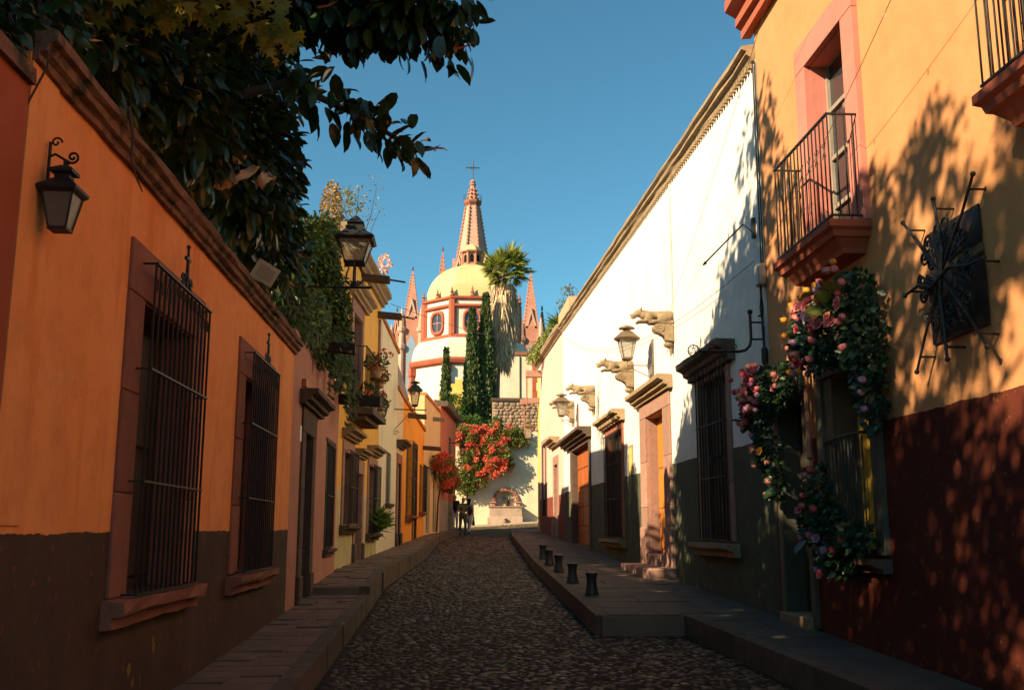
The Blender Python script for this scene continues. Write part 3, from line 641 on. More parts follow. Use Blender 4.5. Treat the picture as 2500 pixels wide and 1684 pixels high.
# street door and shop window under the balcony
d = leafdoor(h, FR, 'door', 11.5, 12.36, .72, 3.25, .24, WDARK, 1, (.4, .6)); frame(d, FR, 11.5, 12.36, .60, 3.25, .15, .05, GREYG, .2, lin=.23)
MB(FR).box(11.45, 12.42, .44, .715, -.3, .12).build('threshold', TAN, d, bevel=.015)
YEL = paint('yellow_curtain', (.80, .48, .07), .7, .2, grain=(10, 10, .3))
w = MB(FR).box(9.623, 10.847, 1.453, 3.347, -.34, -.28).build('shop_window', GLASS, h)
for i in range(7): MB(FR).box(9.75 + .13*i, 9.872 + .13*i, 1.5, 3.3, -.275, -.25 + .012*(i % 2)).build('curtain_fold', YEL, w)
frame(w, FR, 9.62, 10.85, 1.45, 3.35, .2, .05, GREYG, .22, lin=.27)
MB(FR).box(10.60, 10.845, 1.46, 3.34, -.25, .02).build('side_frame', GREYG, w)
moulding(w, FR, 9.4, 10.5, 1.28, 1.28, PSILL(.2, .14), CANTD, 'sill', seg=.3)
for i in range(12): bar(w, FR, 9.55 + .95*i/11, 1.55, 2.62, .16, .009, IRONB)
rail(w, FR, 9.53, 10.55, 1.62, .165, .022, IRONB); MB(FR).tube([(9.5, 2.63, .02), (9.52, 2.64, .17), (10.0, 2.64, .19), (10.52, 2.62, .17), (10.56, 2.60, .02)], .016, 6).build('hand_rail', IRONB, w)
MB(FR).tube([(11.2, 2.55, .08), (11.2, 3.6, .08)], .032, 8).lathe((11.2, 2.48, .08), [(.02, 0), (.05, .03), (.035, .07), (.03, .1)], 8).build('thin_column', paint('pink_column', (.42, .17, .11)), h)

# wrought iron star sign on the apricot wall
sg = thing('iron_sign', 'wrought iron star sign with scrolls and dark plate on apricot wall', 'sign', (4.1, 7.9, 3.9))
PL = paint('sign_plate', (.022, .013, .010), .5, .4)
MB(FR).box(7.34, 8.15, 3.93, 4.25, .012, .026).build('upper_plate', PL, sg); MB(FR).box(7.33, 8.24, 3.27, 3.86, .012, .026).build('lower_plate', PL, sg)
MB(FR).box(7.33, 8.20, 3.861, 3.929, .01, .024).build('plate_band', paint('sign_band', (.14, .11, .05)), sg)
G_ = .14; c = (7.745, 3.745)
rods = [[(7.17, 4.43), (7.38, 4.18), (7.63, 3.95), (7.87, 3.70), (8.12, 3.36), (8.34, 3.05)], [(8.37, 4.41), (8.12, 4.15), (7.89, 3.9), (7.64, 3.62), (7.4, 3.36), (7.16, 3.06)], [(7.77, 4.43), (7.73, 4.19), (7.70, 3.95), (7.79, 3.6), (7.76, 3.33), (7.75, 3.06)], [(8.38, 3.74), (8.11, 3.77), (7.9, 3.70), (7.58, 3.79), (7.31, 3.73), (7.06, 3.72)]]
for k, rp in enumerate(rods):
    pts = [(a, b, G_ + .012*k) for a, b in rp]; m = MB(FR); m.tube(pts, [.013, .013, .015, .015, .013, .013], 6)
    for e, e2 in ((pts[0], pts[1]), (pts[-1], pts[-2])):
        m.ell(FR(*e), .023, 8, 6); k_ = tuple(e[i]*.62 + e2[i]*.38 for i in range(3)); m.tube([k_, (k_[0], k_[1], .0)], .010, 5)
    m.build('rod', IRON, sg)
for k in range(8):                                       # paired scrolls between the arms
    for sd in (-1, 1):
        a = math.pi/4*k + sd*.24 + .39
        for rr, r in ((.40, .075), (.27, .055)):
            cc_ = (c[0] + rr*math.cos(a), c[1] + rr*1.08*math.sin(a)); s_ = spiral(cc_, r*random.uniform(.9, 1.1), 1.4, 0, 18, sd, a*sd + 2.2)
            m = MB(FR); m.tube([(p[0], p[1], G_ - .01) for p in s_], .012, 5); ar = math.pi/4*(k + (0 if sd < 0 else 1)) + (.0 if sd < 0 else 0); q_ = (c[0] + rr*.55*math.cos(ar + .0), c[1] + rr*.58*math.sin(ar))
            m.tube([(s_[0][0], s_[0][1], G_ - .01), ((s_[0][0]+q_[0])/2 + .015, (s_[0][1]+q_[1])/2, G_ - .01), (q_[0], q_[1], G_)], .011, 5); m.build('scroll', IRON, sg)

# ---- long white house
h = thing('house', 'long white house with olive base, carved cornices and stone door frames', 'house', (4.2, 24.6, .9))
W_ = [(14.75, 16.4, 1.53, 4.08), (19.25, 21.0, .95, 4.04), (24.05, 26.4, 1.5, 4.1), (29.8, 34.0, .95, 4.3)]
wall(h, FR, 12.71, 36.5, -.2, 8.15, 9.05, [(*W_[0], .2), (*W_[1], .35), (*W_[2], .2), (*W_[3], .35)], P_W, 7)
moulding(h, FR, 12.72, 36.6, 8.14, 9.04, [(-.02, 0), (.04, 0), (.06, .05), (.12, .08), (.12, .13), (.18, .16), (.18, .22), (-.02, .25)], TAN, jit=.012)
dm = MB().box(-.065, .01, -.035, .035, -.035, .04).mesh('dentil', TAN)
for i in range(168): link('dentil', dm, h, FR(12.85 + i*.14, 8.10 + .9*(i*.14 + .14)/23.8, 0.0))
def sill_r(w, a, b, z, mt=TAN): moulding(w, FR, a, b, z, z, PSILL(.2, .2), mt, 'sill', seg=.4)
a, b, c_, d_ = W_[0]; w = leafdoor(h, FR, 'window', a, b, c_, d_, .16, WDARK, 2, (.5, .5)); frame(w, FR, a, b, c_, d_, .2, .03, CANTP, .12, split=2, lin=.15)
cage(w, FR, a, b + .02, c_ + .02, d_ + .1, .07, 10, .011, (.36, .68), mat=IRON); sill_r(w, a - .35, b + .4, 1.30); moulding(w, FR, a - .5, b + .45, 4.18, 4.18, PR3(.30, .3), CANTD, 'window_cornice', seg=.3, jit=.01)
for i in range(9): MB(FR).box(a - .3 + i*.26, a - .16 + i*.26, 4.15, 4.27, 0, .13).build('corbel', CANTD, w, bevel=.01)
a, b, c_, d_ = W_[1]; d = leafdoor(h, FR, 'door', a, b, 1.22, d_, .26, WORANGE, 2, (.3, .3, .4)); frame(d, FR, a, b, 1.22, d_, .62, .04, CANTP, .28, split=2, lin=.25); moulding(d, FR, a - .85, b + .95, 4.34, 4.34, PR3(.3, .26), TAN, 'door_cornice', seg=.5)
MB(FR).box(a - .05, b + .05, .7, 1.215, -.5, .08).build('step', CANTP, d, bevel=.02); MB(FR).box(a - .75, b + .6, .55, 1.0, -.02, .52).build('step', CANTP, d, bevel=.03)
for e in (a - .66, b + .02): MB(FR).box(e, e + .64, .7, 1.75, -.02, .075).build('plinth', CANTP, d, bevel=.02)
MB(FR).box(a + .86, a + .9, 1.3, d_ - .05, -.26, -.21).build('meeting_stile', WORANGE, d); MB(FR).ell(FR(a + .75, 2.35, -.19), (.03, .03, .03), 8, 6).build('handle', IRON, d)
a, b, c_, d_ = W_[2]; w = leafdoor(h, FR, 'window', a, b, c_, d_, .16, WDARK, 2, (.5, .5)); frame(w, FR, a, b, c_, d_, .24, .03, CANT, .22, split=2, lin=.15); cage(w, FR, a, b, c_ + .02, d_, .09, 12, .012, (.36, .7)); sill_r(w, a - .4, b + .5, 1.27); moulding(w, FR, a - .45, b + .6, 4.30, 4.30, PR3(.3, .26), TAN, 'window_cornice', seg=.3, jit=.01)
for i in range(7): MB(FR).box(a - .25 + i*.42, a - .02 + i*.42, 4.33, 4.42, 0, .2).build('corbel', TAN, w, bevel=.01)
a, b, c_, d_ = W_[3]; d = leafdoor(h, FR, 'door', a, b, 1.12, d_, .22, paint('red_wood', (.38, .10, .022), .5, grain=(14, 14, .8)), 3, (.2, .2, .2, .2, .2)); frame(d, FR, a, b, 1.1, d_, .36, .04, CANTD, .28, split=2, lin=.21); moulding(d, FR, a - .5, b + 1.3, 4.42, 4.42, PR3(.42, .3), CANTD, 'door_cornice', seg=.6)
pq = thing('wall_plaque', 'narrow framed yellow plaque on white wall beside the orange door', 'plaque', FR(22.9, 2.95, .02))
MB(FR).box(22.62, 23.2, 2.93, 3.62, 0, .02).build('frame', TAN, pq); MB(FR).box(22.70, 23.12, 3.0, 3.55, .0201, .028).build('panel', paint('plaque_cream', (.7, .55, .2), .4, var=.5), pq)
# ---- pink house at the far end
P_P = plaster('plaster_pink', (.66, .44, .355), (.60, .39, .31), (.20, .05, .035), 2.85, .004, stain=(.5, .3, .22), sa=.3)
h = thing('house', 'pale pink house with maroon base and yellow corner at the far right', 'house', (4.2, 42, 1.2))
wall(h, FR, 36.51, 47.0, 0, 9.0, 9.3, [(38.6, 39.9, 1.3, 4.2, .3), (43.2, 45.0, 2.3, 5.4, .2)], P_P, 6)
moulding(h, FR, 36.52, 47.1, 9.0, 9.3, [(-.02, 0), (.05, 0), (.1, .08), (.2, .12), (.24, .22), (.24, .3), (-.02, .32)], TAN)
MB(FR).box(46.3, 47.02, 1.6, 9.0, -.02, .03).build('corner_band', plaster('plaster_ochre', (.72, .48, .10), (.65, .42, .08)), h)
d = leafdoor(h, FR, 'door', 38.6, 39.9, 1.4, 4.2, .25, WDARK, 1, (.4, .6)); frame(d, FR, 38.6, 39.9, 1.4, 4.2, .3, .03, CANTP, .35, split=2, lin=.24); moulding(d, FR, 37.9, 40.6, 4.9, 4.9, PR3(.4, .3), TAN, 'door_cornice', seg=.6)
m = MB(FR); m.prism([FR(39.25 + .64*math.cos(q), 4.2 - .3 + .3*math.sin(q), -.02) for q in [math.pi*i/10 for i in range(11)]] + [FR(38.61, 4.199, -.02), FR(39.89, 4.199, -.02)][::-1], (.02, 0, 0), raw=True)
for e in (38.28, 39.92): MB(FR).box(e, e + .34, 1.2, 2.1, -.02, .1).build('plinth', CANTP, d, bevel=.02)
w = glazed(h, FR, 'window', 43.2, 45.0, 2.3, 5.4, .15, 2, 3); frame(w, FR, 43.2, 45.0, 2.3, 5.4, .2, .03, CANTP)
MB(Fac(4.45, 0, 0, -1)).box(36.6, 40.2, 9.2, 10.4, -1.2, 0).build('parapet', plaster('plaster_salmon', (.62, .33, .2), (.55, .27, .15)), h)
beam(FR, 45.0, 8.55, .75, 'upper of two stone roof spouts on pink house', CANTP, .3, .16, 0, 0); beam(FR, 46.4, 7.55, .9, 'lower stone roof spout at the pink house corner', CANTP, .26, .14, 0, .1)
for a, zz in ((45.0, 8.55), (46.4, 7.6)):
    MB(FR).tube([(a, zz, .7), (a, zz - 1.3, .7)], .03, 4).build('drip_rod', CANT, h)
# ------------------------------------------------------------------ end of the street: fountain wall, terrace wall, church
P_FW = plaster('plaster_wall_cream', (.68, .57, .40), (.61, .50, .34), stain=(.5, .36, .2), sa=.45)
fw_ = thing('garden_wall', 'cream plastered wall closing the street with arched fountain niche', 'wall', (3, 61, 2))
NX, NR, NZ, NB = 3.43, .64, 3.36, 3.08
m = MB(); Xs = [-9, NX - NR] + [NX - NR*math.cos(math.pi*i/14) for i in range(1, 14)] + [NX + NR, 14]; az = lambda x: NZ + math.sqrt(max(0, NR**2 - (x-NX)**2))
tp = lambda x: 7.55 + .03*x if x < 4.3 else (7.1 if x < 9 else 7.3)
for a, b in zip(Xs, Xs[1:]):
    if NX - NR - 1e-6 <= a and b <= NX + NR + 1e-6:
        m.quad((a, 61, az(a)), (b, 61, az(b)), (b, 61, 7.6), (a, 61, 7.6)); m.quad((a, 61, 1), (b, 61, 1), (b, 61, NB), (a, 61, NB))
        m.quad((a, 61, az(a)), (b, 61, az(b)), (b, 61.5, az(b)), (a, 61.5, az(a)))
    else: m.quad((a, 61, 1), (b, 61, 1), (b, 61, 7.6), (a, 61, 7.6))
m.quad((-9, 61, 7.6), (14, 61, 7.6), (14, 61.55, 7.6), (-9, 61.55, 7.6)); m.quad((-9, 61.55, 1), (14, 61.55, 1), (14, 61.55, 7.6), (-9, 61.55, 7.6))
for x in (NX - NR, NX + NR): m.quad((x, 61, NB), (x, 61, NZ), (x, 61.5, NZ), (x, 61.5, NB))
m.quad((NX-NR, 61, NB), (NX+NR, 61, NB), (NX+NR, 61.5, NB), (NX-NR, 61.5, NB)); m.build('wall', P_FW, fw_)
m = MB()                                              # shell of the niche: fluted back
fan = [(NX + NR*1.02*math.cos(a), NZ + NR*1.02*math.sin(a)) for a in [math.pi*i/32 for i in range(33)]]
for i in range(32):
    a, b = fan[i], fan[i+1]; c = ((a[0]+b[0])/2, (a[1]+b[1])/2)
    m.add([(NX, 61.20, 3.16), (a[0], 61.22, a[1]), (c[0], 61.18, c[1]), (b[0], 61.22, b[1])], [(0, 1, 2), (0, 2, 3)])
m.quad((NX-NR*1.02, 61.21, NB), (NX+NR*1.02, 61.21, NB), (NX+NR*1.02, 61.21, NZ+.02), (NX-NR*1.02, 61.21, NZ+.02)); m.build('shell_niche', plaster('niche_plaster', (.62, .56, .46), (.55, .49, .4)), fw_)
for i in range(11):                                   # arch stones
    a0, a1 = math.pi*i/11 + .012, math.pi*(i+1)/11 - .012
    q = lambda r, a: (NX + r*math.cos(a), 60.86 + random.uniform(-.015, .015), NZ + r*math.sin(a))
    pts = [q(NR, a0), q(NR, a1), q(NR + .19, a1), q(NR + .19, a0)]
    MB().prism(pts, (0, .16, 0)).build('arch_stone', CANT, fw_, bevel=.015)
for s in (-1, 1):
    x = NX + s*(NR + .12); MB().box(x-.13, x+.13, 60.82, 61.05, 3.08, 3.26).build('pillar', CANTP, fw_, bevel=.02); MB().box(x-.19, x+.19, 60.76, 61.05, 3.262, 3.36).build('capital', CANTP, fw_, bevel=.02)
ft = thing('fountain', 'weathered pink stone fountain basin below the arched niche', 'fountain', (NX, 60.6, 2))
FST = stone('fountain_stone', (.50, .34, .25), (.36, .27, .2), 4, .8, moss=(.24, .2, .14))
MB().box(NX - 1.0, NX + .98, 60.35, 60.99, 1.7, 3.0).build('basin', FST, ft, bevel=.03); MB().box(NX - 1.06, NX + 1.04, 60.29, 61.0, 3.002, 3.075).build('rim', CANTP, ft, bevel=.02)
MB().box(NX - 1.15, NX + 1.0, 60.1, 60.349, 1.7, 2.45).build('front_step', FST, ft, bevel=.03); MB().lathe((NX - .05, 60.0, 2.02), [(.09, 0), (.05, .1), (.05, .22), (.1, .32)], 10).build('spout_stone', CANTD, ft)
pp = thing('potted_plant', 'dark clay pot with spiky plant inside the fountain niche', 'potted plant', (NX + .12, 61.2, 3.09))
MB().lathe((NX + .12, 61.06, 3.09), [(.09, 0), (.12, .12), (.15, .26), (.16, .28), (.13, .29)], 12).build('pot', WDARK, pp)
k = 26; D = rng.normal(size=(k, 3)) * [1, .2, .4] + [-.15, 0, .75]; leaves(np.tile([NX + .12, 61.06, 3.38], (k, 1)), D, rng.uniform(.35, .75, k), T_BLADE, leafmat('agave_leaf', [(.12, .12, .08), (.2, .2, .14)]), 'leaf', pp, kind='stuff')
st = MB(); st.add([(.55, 59.2, 1.72), (9, 59.2, 2.25), (9, 61, 2.30), (.55, 61, 1.80), (.55, 59.2, 1.9), (9, 59.2, 2.36), (9, 61, 2.40), (.55, 61, 1.92)], [(0,3,2,1),(4,5,6,7),(0,1,5,4),(1,2,6,5),(2,3,7,6),(3,0,4,7)])
o = st.build('raised_pavement', stone('pale_flags', (.55, .44, .32), (.42, .33, .24), 4)); tag(o, kind='structure')
# rubble terrace wall behind
tw = thing('terrace_wall', 'rough rubble stone wall rising above the cream garden wall', 'wall', (3, 64, 7))
MB().box(2.75, 16, 64.1, 64.6, 6.5, 9.9).build('core', stone('rubble_mortar', (.42, .31, .2), (.3, .22, .14), 4), tw)
RUB = stone('rubble', (.40, .27, .18), (.22, .145, .095), 3, .8)
rub = []
for sd in range(8):
    m = MB(); m.ell((0, 0, 0), (1, 1, 1), 7, 4); m.v = [tuple(np.sign(p)*np.abs(p)**.7*random.uniform(.85, 1.1) for p in v) for v in m.v]; rub.append(m.mesh('stone', RUB))
z = 7.3
while z < 9.75:
    hh = random.uniform(.16, .26); x = 2.78
    while x < 6.6:
        ww = random.uniform(.2, .45); link('stone', random.choice(rub), tw, (x + ww/2, 64.12, z + hh/2 + random.uniform(-.03, .03)), (random.uniform(-.2, .2), random.uniform(-.25, .25), random.uniform(-.2, .2)), (ww*.52, .12, hh*.52)); x += ww
    z += hh
MB().box(2.7, 16, 63.95, 64.7, 9.9, 10.08).build('coping', stone('coping_dark', (.13, .07, .05), (.08, .05, .04), 4), tw)
o = MB().box(-60, 70, 69.5, 160, 6, 8.9).build('terrace', EARTH); tag(o, kind='structure')
# ---- church
ch = thing('church', 'pink and white church with yellow dome, red trim and tall spire', 'church', (2.3, 112, 8.9))
CW = plaster('church_white', (.66, .58, .48), (.60, .51, .41), stain=(.5, .38, .28), sa=.3); CRED = plaster('church_red', (.41, .108, .06), (.34, .088, .048), stain=(.3, .1, .06), sa=.4)
CYEL = plaster('dome_yellow', (.55, .45, .23), (.49, .39, .18), stain=(.42, .34, .16), sa=.45); CSAL = stone('church_salmon', (.51, .245, .165), (.42, .185, .12), .8, .5)
CPAL = stone('church_pale', (.63, .42, .33), (.52, .29, .205), .5, .5); CROOF = plaster('vault_white', (.68, .59, .45), (.57, .47, .33), stain=(.36, .27, .17), sa=.6)
cx, cy, ap = 2.33, 112.0, 5.75; PH = R_(22.5)
oc = lambda m, prof, n=8, x=cx, y=cy: m.lathe((x, y, 0), prof, n, ph=PH)
drum = oc(MB(), [(ap, 22.3), (ap, 26.75)]).build('drum', CW, ch)
oc(MB(), [(ap+.02, 22.25), (ap+.3, 22.3), (ap+.3, 22.62), (ap+.02, 22.68)]).build('lower_cornice', CRED, drum)
oc(MB(), [(ap+.02, 25.55), (ap+.12, 25.6), (ap+.34, 25.75), (ap+.34, 25.98), (ap+.02, 26.02)]).build('middle_cornice', CRED, drum)
oc(MB(), [(ap+.02, 26.5), (ap+.3, 26.62), (ap+.36, 26.85), (ap-.2, 26.92)]).build('top_cornice', CRED, drum)
vr = lambda k, r: (cx + r*math.cos(PH + k*math.pi/4), cy + r*math.sin(PH + k*math.pi/4))
for k in range(8):
    x, y = vr(k, ap - .12); MB().lathe((x, y, 0), [(.48, 22.6), (.48, 26.5)], 8, ph=PH).build('corner_pilaster', CRED, drum)
    for u in (0, .5):
        a, b = vr(k, ap + .1), vr(k+1, ap + .1); fx, fy = a[0] + (b[0]-a[0])*u, a[1] + (b[1]-a[1])*u
        MB().lathe((fx, fy, 26.9), [(.3, 0), (.18, .15), (.12, .35), (.26, .42), (.14, .55), (.1, .8), (.02, 1.15)], 6).build('finial', CANT, drum)
for k in (4, 5, 6, 7):
    a, b = Vector((*vr(k, ap), 0)), Vector((*vr(k+1, ap), 0)); mid = (a+b)/2; tdir = (b-a).normalized(); nd = Vector((mid.x-cx, mid.y-cy, 0)).normalized(); mid.z = 24.1
    P = lambda u, v, n_: mid + tdir*u + Vector((0, 0, v)) + nd*n_
    ov = [(0.98*math.cos(q)*(1 - .07*math.cos(4*q)), 1.3*math.sin(q)*(1 - .07*math.cos(4*q))) for q in [2*math.pi*i/28 for i in range(28)]]
    w = MB().prism([P(u*.9, v*.9, .01) for u, v in ov], nd*.03).build('oval_window', glass('church_glass', (.05, .06, .08), .15), drum)
    MB().loft([[P(u*s_, v*s_, n_) for s_, n_ in ((.8, .02), (.84, .2), (1.08, .24), (1.14, .02))] for u, v in ov + ov[:1]], cap=False).build('window_frame', CRED, w, smooth=True)
    MB().tube([P(0, -1.05, .08), P(0, 1.05, .08)], .045, 4).build('mullion', CPAL, w); MB().tube([P(-.72, 0, .08), P(.72, 0, .08)], .04, 4).build('crossbar', CPAL, w)
prof = [(ap*.965*math.cos(q), 26.85 + 4.85*math.sin(q)) for q in [math.pi/2*i/12*.87 for i in range(13)]]
dome = oc(MB(), prof).build('dome', CYEL, ch)
ln = oc(MB(), [(1.3, 31.2), (1.3, 31.75), (1.12, 31.8), (1.12, 33.2)]).build('lantern', CSAL, ch)
for k in range(8):
    x, y = cx + 1.18*math.cos(PH + k*math.pi/4), cy + 1.18*math.sin(PH + k*math.pi/4); MB().lathe((x, y, 31.75), [(.17, 0), (.17, .15), (.11, .2), (.11, 1.25), (.18, 1.35), (.18, 1.5)], 6).build('column', CSAL, ln)
    a = PH + (k+.5)*math.pi/4; w = Vector((math.cos(a), math.sin(a), 0)); s_ = Vector((-w.y, w.x, 0)); c_ = Vector((cx, cy, 0)) + w*1.05
    MB().prism([c_ + s_*u + Vector((0, 0, v)) for u, v in ((-.2, 31.95), (.2, 31.95), (.2, 32.7), (.1, 32.9), (-.1, 32.9), (-.2, 32.7))], w*.02).build('slit_window', DARK, ln)
oc(MB(), [(1.15, 33.15), (1.45, 33.2), (1.45, 33.36), (1.15, 33.42)]).build('lantern_cornice', CSAL, ln); oc(MB(), [(1.2, 33.4), (1.0, 33.8), (.55, 34.15), (.15, 34.35)]).build('lantern_dome', CYEL, ln)
sk = oc(MB(), [(7.15 - 1.4*(1-math.cos(q)), 19.75 + 2.55*math.sin(q)) for q in [math.pi/2*i/8 for i in range(9)]]).build('vault', CROOF, ch)
oc(MB(), [(7.0, 19.1), (7.35, 19.3), (7.5, 19.6), (7.5, 19.85), (6.9, 19.95)]).build('vault_cornice', CRED, sk)
ws = oc(MB(), [(6.95, 8), (6.95, 19.3)]).build('apse_wall', CW, ch)
for k in (4, 5, 6, 7):
    x, y = vr(k, 6.98)
    for j in range(10): MB().lathe((x, y, 10.2 + j*.9), [(.62 if j % 2 else .46, 0), (.62 if j % 2 else .46, .88)], 4, ph=PH + k*math.pi/4 + math.pi/4).build('quoin', CRED, ws)
# spire
sx, sy = 3.0, 140.0
spp = [(4.6, 30), (3.6, 34), (2.55, 38.9), (1.75, 43.5), (1.15, 47.2), (.98, 48.3)]
sp = oc(MB(), spp, 8, sx, sy).build('spire', CPAL, ch)
crk = MB().ell((0, 0, 0), (.16, .16, .2), 6, 4).mesh('crocket', CSAL)
def rad(z, pr_):
    for (r0, z0), (r1, z1) in zip(pr_, pr_[1:]):
        if z0 <= z <= z1: return r0 + (r1-r0)*(z-z0)/(z1-z0)
    return pr_[-1][0]
for k in range(8):
    a = PH + k*math.pi/4
    MB().tube([(sx + (r+.02)*math.cos(a), sy + (r+.02)*math.sin(a), z) for r, z in spp], [.2, .19, .17, .13, .1, .09], 5).build('rib', CSAL, sp)
    if math.sin(a) < .5:
        for j in range(22):
            z = 36 + j*.56; r = rad(z, spp) + .12; link('crocket', crk, sp, (sx + r*math.cos(a), sy + r*math.sin(a), z))
    c_ = Vector((sx + (rad(38, spp))*math.cos(a + PH), sy + rad(38, spp)*math.sin(a + PH), 0)) ; w = Vector((math.cos(a+PH), math.sin(a+PH), 0)); s_ = Vector((-w.y, w.x, 0))
    MB().loft([[c_ + s_*u*q + Vector((0, 0, 36 + v*q)) + w*n_ for u, v in ((-.9, 0), (-.75, 2.4), (0, 4.3), (.75, 2.4), (.9, 0))] for q, n_ in ((1, -.2), (1, .12), (.78, .12), (.78, -.25))], cap=False).build('gable_arch', CSAL, sp)
oc(MB(), [(.95, 48.1), (1.3, 48.55), (1.38, 48.7), (1.38, 48.95), (.8, 49.0)], 8, sx, sy).build('gallery', CANT, sp)
gr = MB()
for k in range(12): a = 2*math.pi*k/12; gr.tube([(sx + 1.33*math.cos(a), sy + 1.33*math.sin(a), 48.9), (sx + 1.33*math.cos(a), sy + 1.33*math.sin(a), 49.75)], .025, 4)
gr.tube([(sx + 1.33*math.cos(2*math.pi*k/24), sy + 1.33*math.sin(2*math.pi*k/24), 49.75) for k in range(25)], .03, 4); gr.build('gallery_railing', IRONB, sp)
tip = oc(MB(), [(.85, 48.95), (.7, 49.6), (.5, 50.6), (.36, 51.4), (.5, 51.5), (.5, 51.65), (.28, 51.75), (.45, 52.0), (.2, 52.3)], 8, sx, sy).build('spire_tip', CSAL, sp)
for k in range(8):
    a = PH + k*math.pi/4
    for z in (49.5, 50.1, 50.7): link('crocket', crk, sp, (sx + (.92-(z-49)*.22)*math.cos(a), sy + (.92-(z-49)*.22)*math.sin(a), z))
MB().tube([(sx, sy, 52.2), (sx, sy, 55.4)], .07, 6).tube([(sx-1.0, sy, 54.2), (sx+1.0, sy, 54.2)], .07, 6).tube([(sx + .26*math.cos(q), sy, 54.2 + .26*math.sin(q)) for q in [i*math.pi/6 for i in range(13)]], .05, 5).build('cross', IRONB, ch)
oc(MB(), [(4.9, 9), (4.9, 30.2)], 8, sx, sy).build('tower', CSAL, ch)
def pinnacle(x, y, z0, z1, hw, body=None):
    pf = [(hw*1.41, z0), (hw*.75, z0 + (z1-z0)*.5), (.06, z1)]
    p = MB().lathe((x, y, 0), pf, 4, ph=math.pi/4).build('pinnacle', CSAL, ch)
    for k in range(4):
        a = math.pi/4 + k*math.pi/2
        for j in range(14): z = z0 + (z1-z0)*(j+.5)/15; r = rad(z, pf); link('crocket', crk, p, (x + r*math.cos(a), y + r*math.sin(a), z), None, .6)
    MB().lathe((x, y, 0), [(.05, z1-.1), (.16, z1+.1), (.08, z1+.25), (.14, z1+.35), (.03, z1+.6)], 6).build('pinnacle_cap', CANTD, p)
    for s in (-1, 1): MB().prism([(x-hw*.8, y-hw*1.05, z0-.3), (x-hw*.5, y-hw*1.05, z0-.3), (x, y-hw*1.05, z0+1.7), (x, y-hw*1.05, z0+2.5)] if s < 0 else [(x+hw*.5, y-hw*1.05, z0-.3), (x+hw*.8, y-hw*1.05, z0-.3), (x, y-hw*1.05, z0+2.5), (x, y-hw*1.05, z0+1.7)], (0, hw*.9, 0)).build('gable_arch', CPAL, p)
    if body:
        b = MB().box(x-hw*1.1, x+hw*1.1, y-hw*1.05, y+hw*1.05, body, z0).build('turret', CSAL, ch)
        MB().prism([(x-hw*.6, y-hw*1.07, body), (x+hw*.6, y-hw*1.07, body), (x+hw*.6, y-hw*1.07, z0-3.6), (x, y-hw*1.07, z0-2.4), (x-hw*.6, y-hw*1.07, z0-3.6)], (0, .015, 0)).build('arched_opening', glass('sky_glass', (.3, .4, .5), .3), b)
        for s in (-1, 1): MB().lathe((x+s*hw*1.3, y-hw, 0), [(.34, body), (.34, z0-2.2), (.55, z0-2.0), (.6, z0-1.5), (.36, z0-1.4), (.33, z0-.4), (.05, z0+1.2)], 8).build('corner_shaft', CPAL, b)
pinnacle(-5.1, 128, 28.9, 35.3, .95, 14); pinnacle(-1.25, 136, 31, 40.3, 1.05, 20); pinnacle(10.5, 128, 27.8, 35.4, .98, 14); pinnacle(12.1, 129, 26.5, 30.4, .45, 18); pinnacle(-.35, 130, 30, 35.6, .35, 25); pinnacle(-7.0, 127.5, 26.6, 29.6, .5, 14)
MB().box(-9.5, -3.5, 127.5, 131, 8.9, 23.5).build('nave_wall', CSAL, ch); MB().box(8.6, 14, 127.5, 131, 8.9, 24).build('nave_wall', CSAL, ch)
MB().box(7.2, 10.2, 106, 112, 8.9, 17.6).build('sacristy', CW, ch); MB().box(7.0, 10.4, 105.9, 112, 17.6, 18.2).build('sacristy_cornice', CRED, ch)
sh = thing('parapet_building', 'small stepped yellow parapet between the cypresses below the church', 'building', (.6, 80, 9))
yp = plaster('parapet_yellow', (.72, .50, .13), (.64, .43, .1)); MB().box(-.9, 1.6, 78, 80, 8.9, 12.2).build('wall', yp, sh); MB().box(-.2, 1.6, 78, 80, 12.201, 13.0).build('upper_step', yp, sh); MB().box(.4, 1.6, 78, 80, 13.001, 13.35).build('top_step', yp, sh)
wh = thing('outbuilding', 'plain cream outbuilding with brown corner behind the palm trunk', 'building', (5, 72, 9))
MB().box(3.0, 6.2, 72, 75, 8.9, 14.3).build('wall', CROOF, wh); MB().box(3.0, 6.4, 71.9, 75, 14.301, 14.55).build('coping', CANT, wh); MB().tube([(5.1, 71.96, 8.9), (5.1, 71.96, 14.2)], .04, 5).build('drainpipe', IRONB, wh)
for j in range(8): MB().box(6.0, 6.3 + .12*(j % 2), 71.9, 72.2, 9.2 + .62*j, 9.8 + .62*j).build('quoin', CRED, wh)
# ------------------------------------------------------------------ trees and plants
BARK = stone('bark', (.12, .085, .06), (.06, .045, .032), 5, 1)
L_RUB = leafmat('rubber_leaf', [(.014, .034, .010), (.026, .056, .015), (.045, .07, .018), (.018, .042, .012)], .25, .14, .5)
L_IVY = leafmat('ivy_leaf', [(.02, .05, .008), (.035, .08, .012), (.07, .11, .014), (.12, .09, .016), (.03, .065, .01)], .6, .2, .2)
L_PLN = leafmat('plane_leaf', [(.08, .12, .015), (.16, .18, .02), (.30, .23, .02), (.10, .14, .018)], .5, .5)
L_DRY = leafmat('dry_leaf', [(.34, .21, .07), (.26, .16, .05), (.42, .28, .09), (.14, .13, .04)], .8, .25)
L_CYP = leafmat('cypress_leaf', [(.05, .09, .025), (.08, .12, .035), (.12, .14, .04), (.05, .08, .028)], .6, .15)
L_PALM = leafmat('palm_leaf', [(.11, .17, .02), (.2, .24, .03), (.32, .3, .05), (.07, .11, .015)], .45, .3)
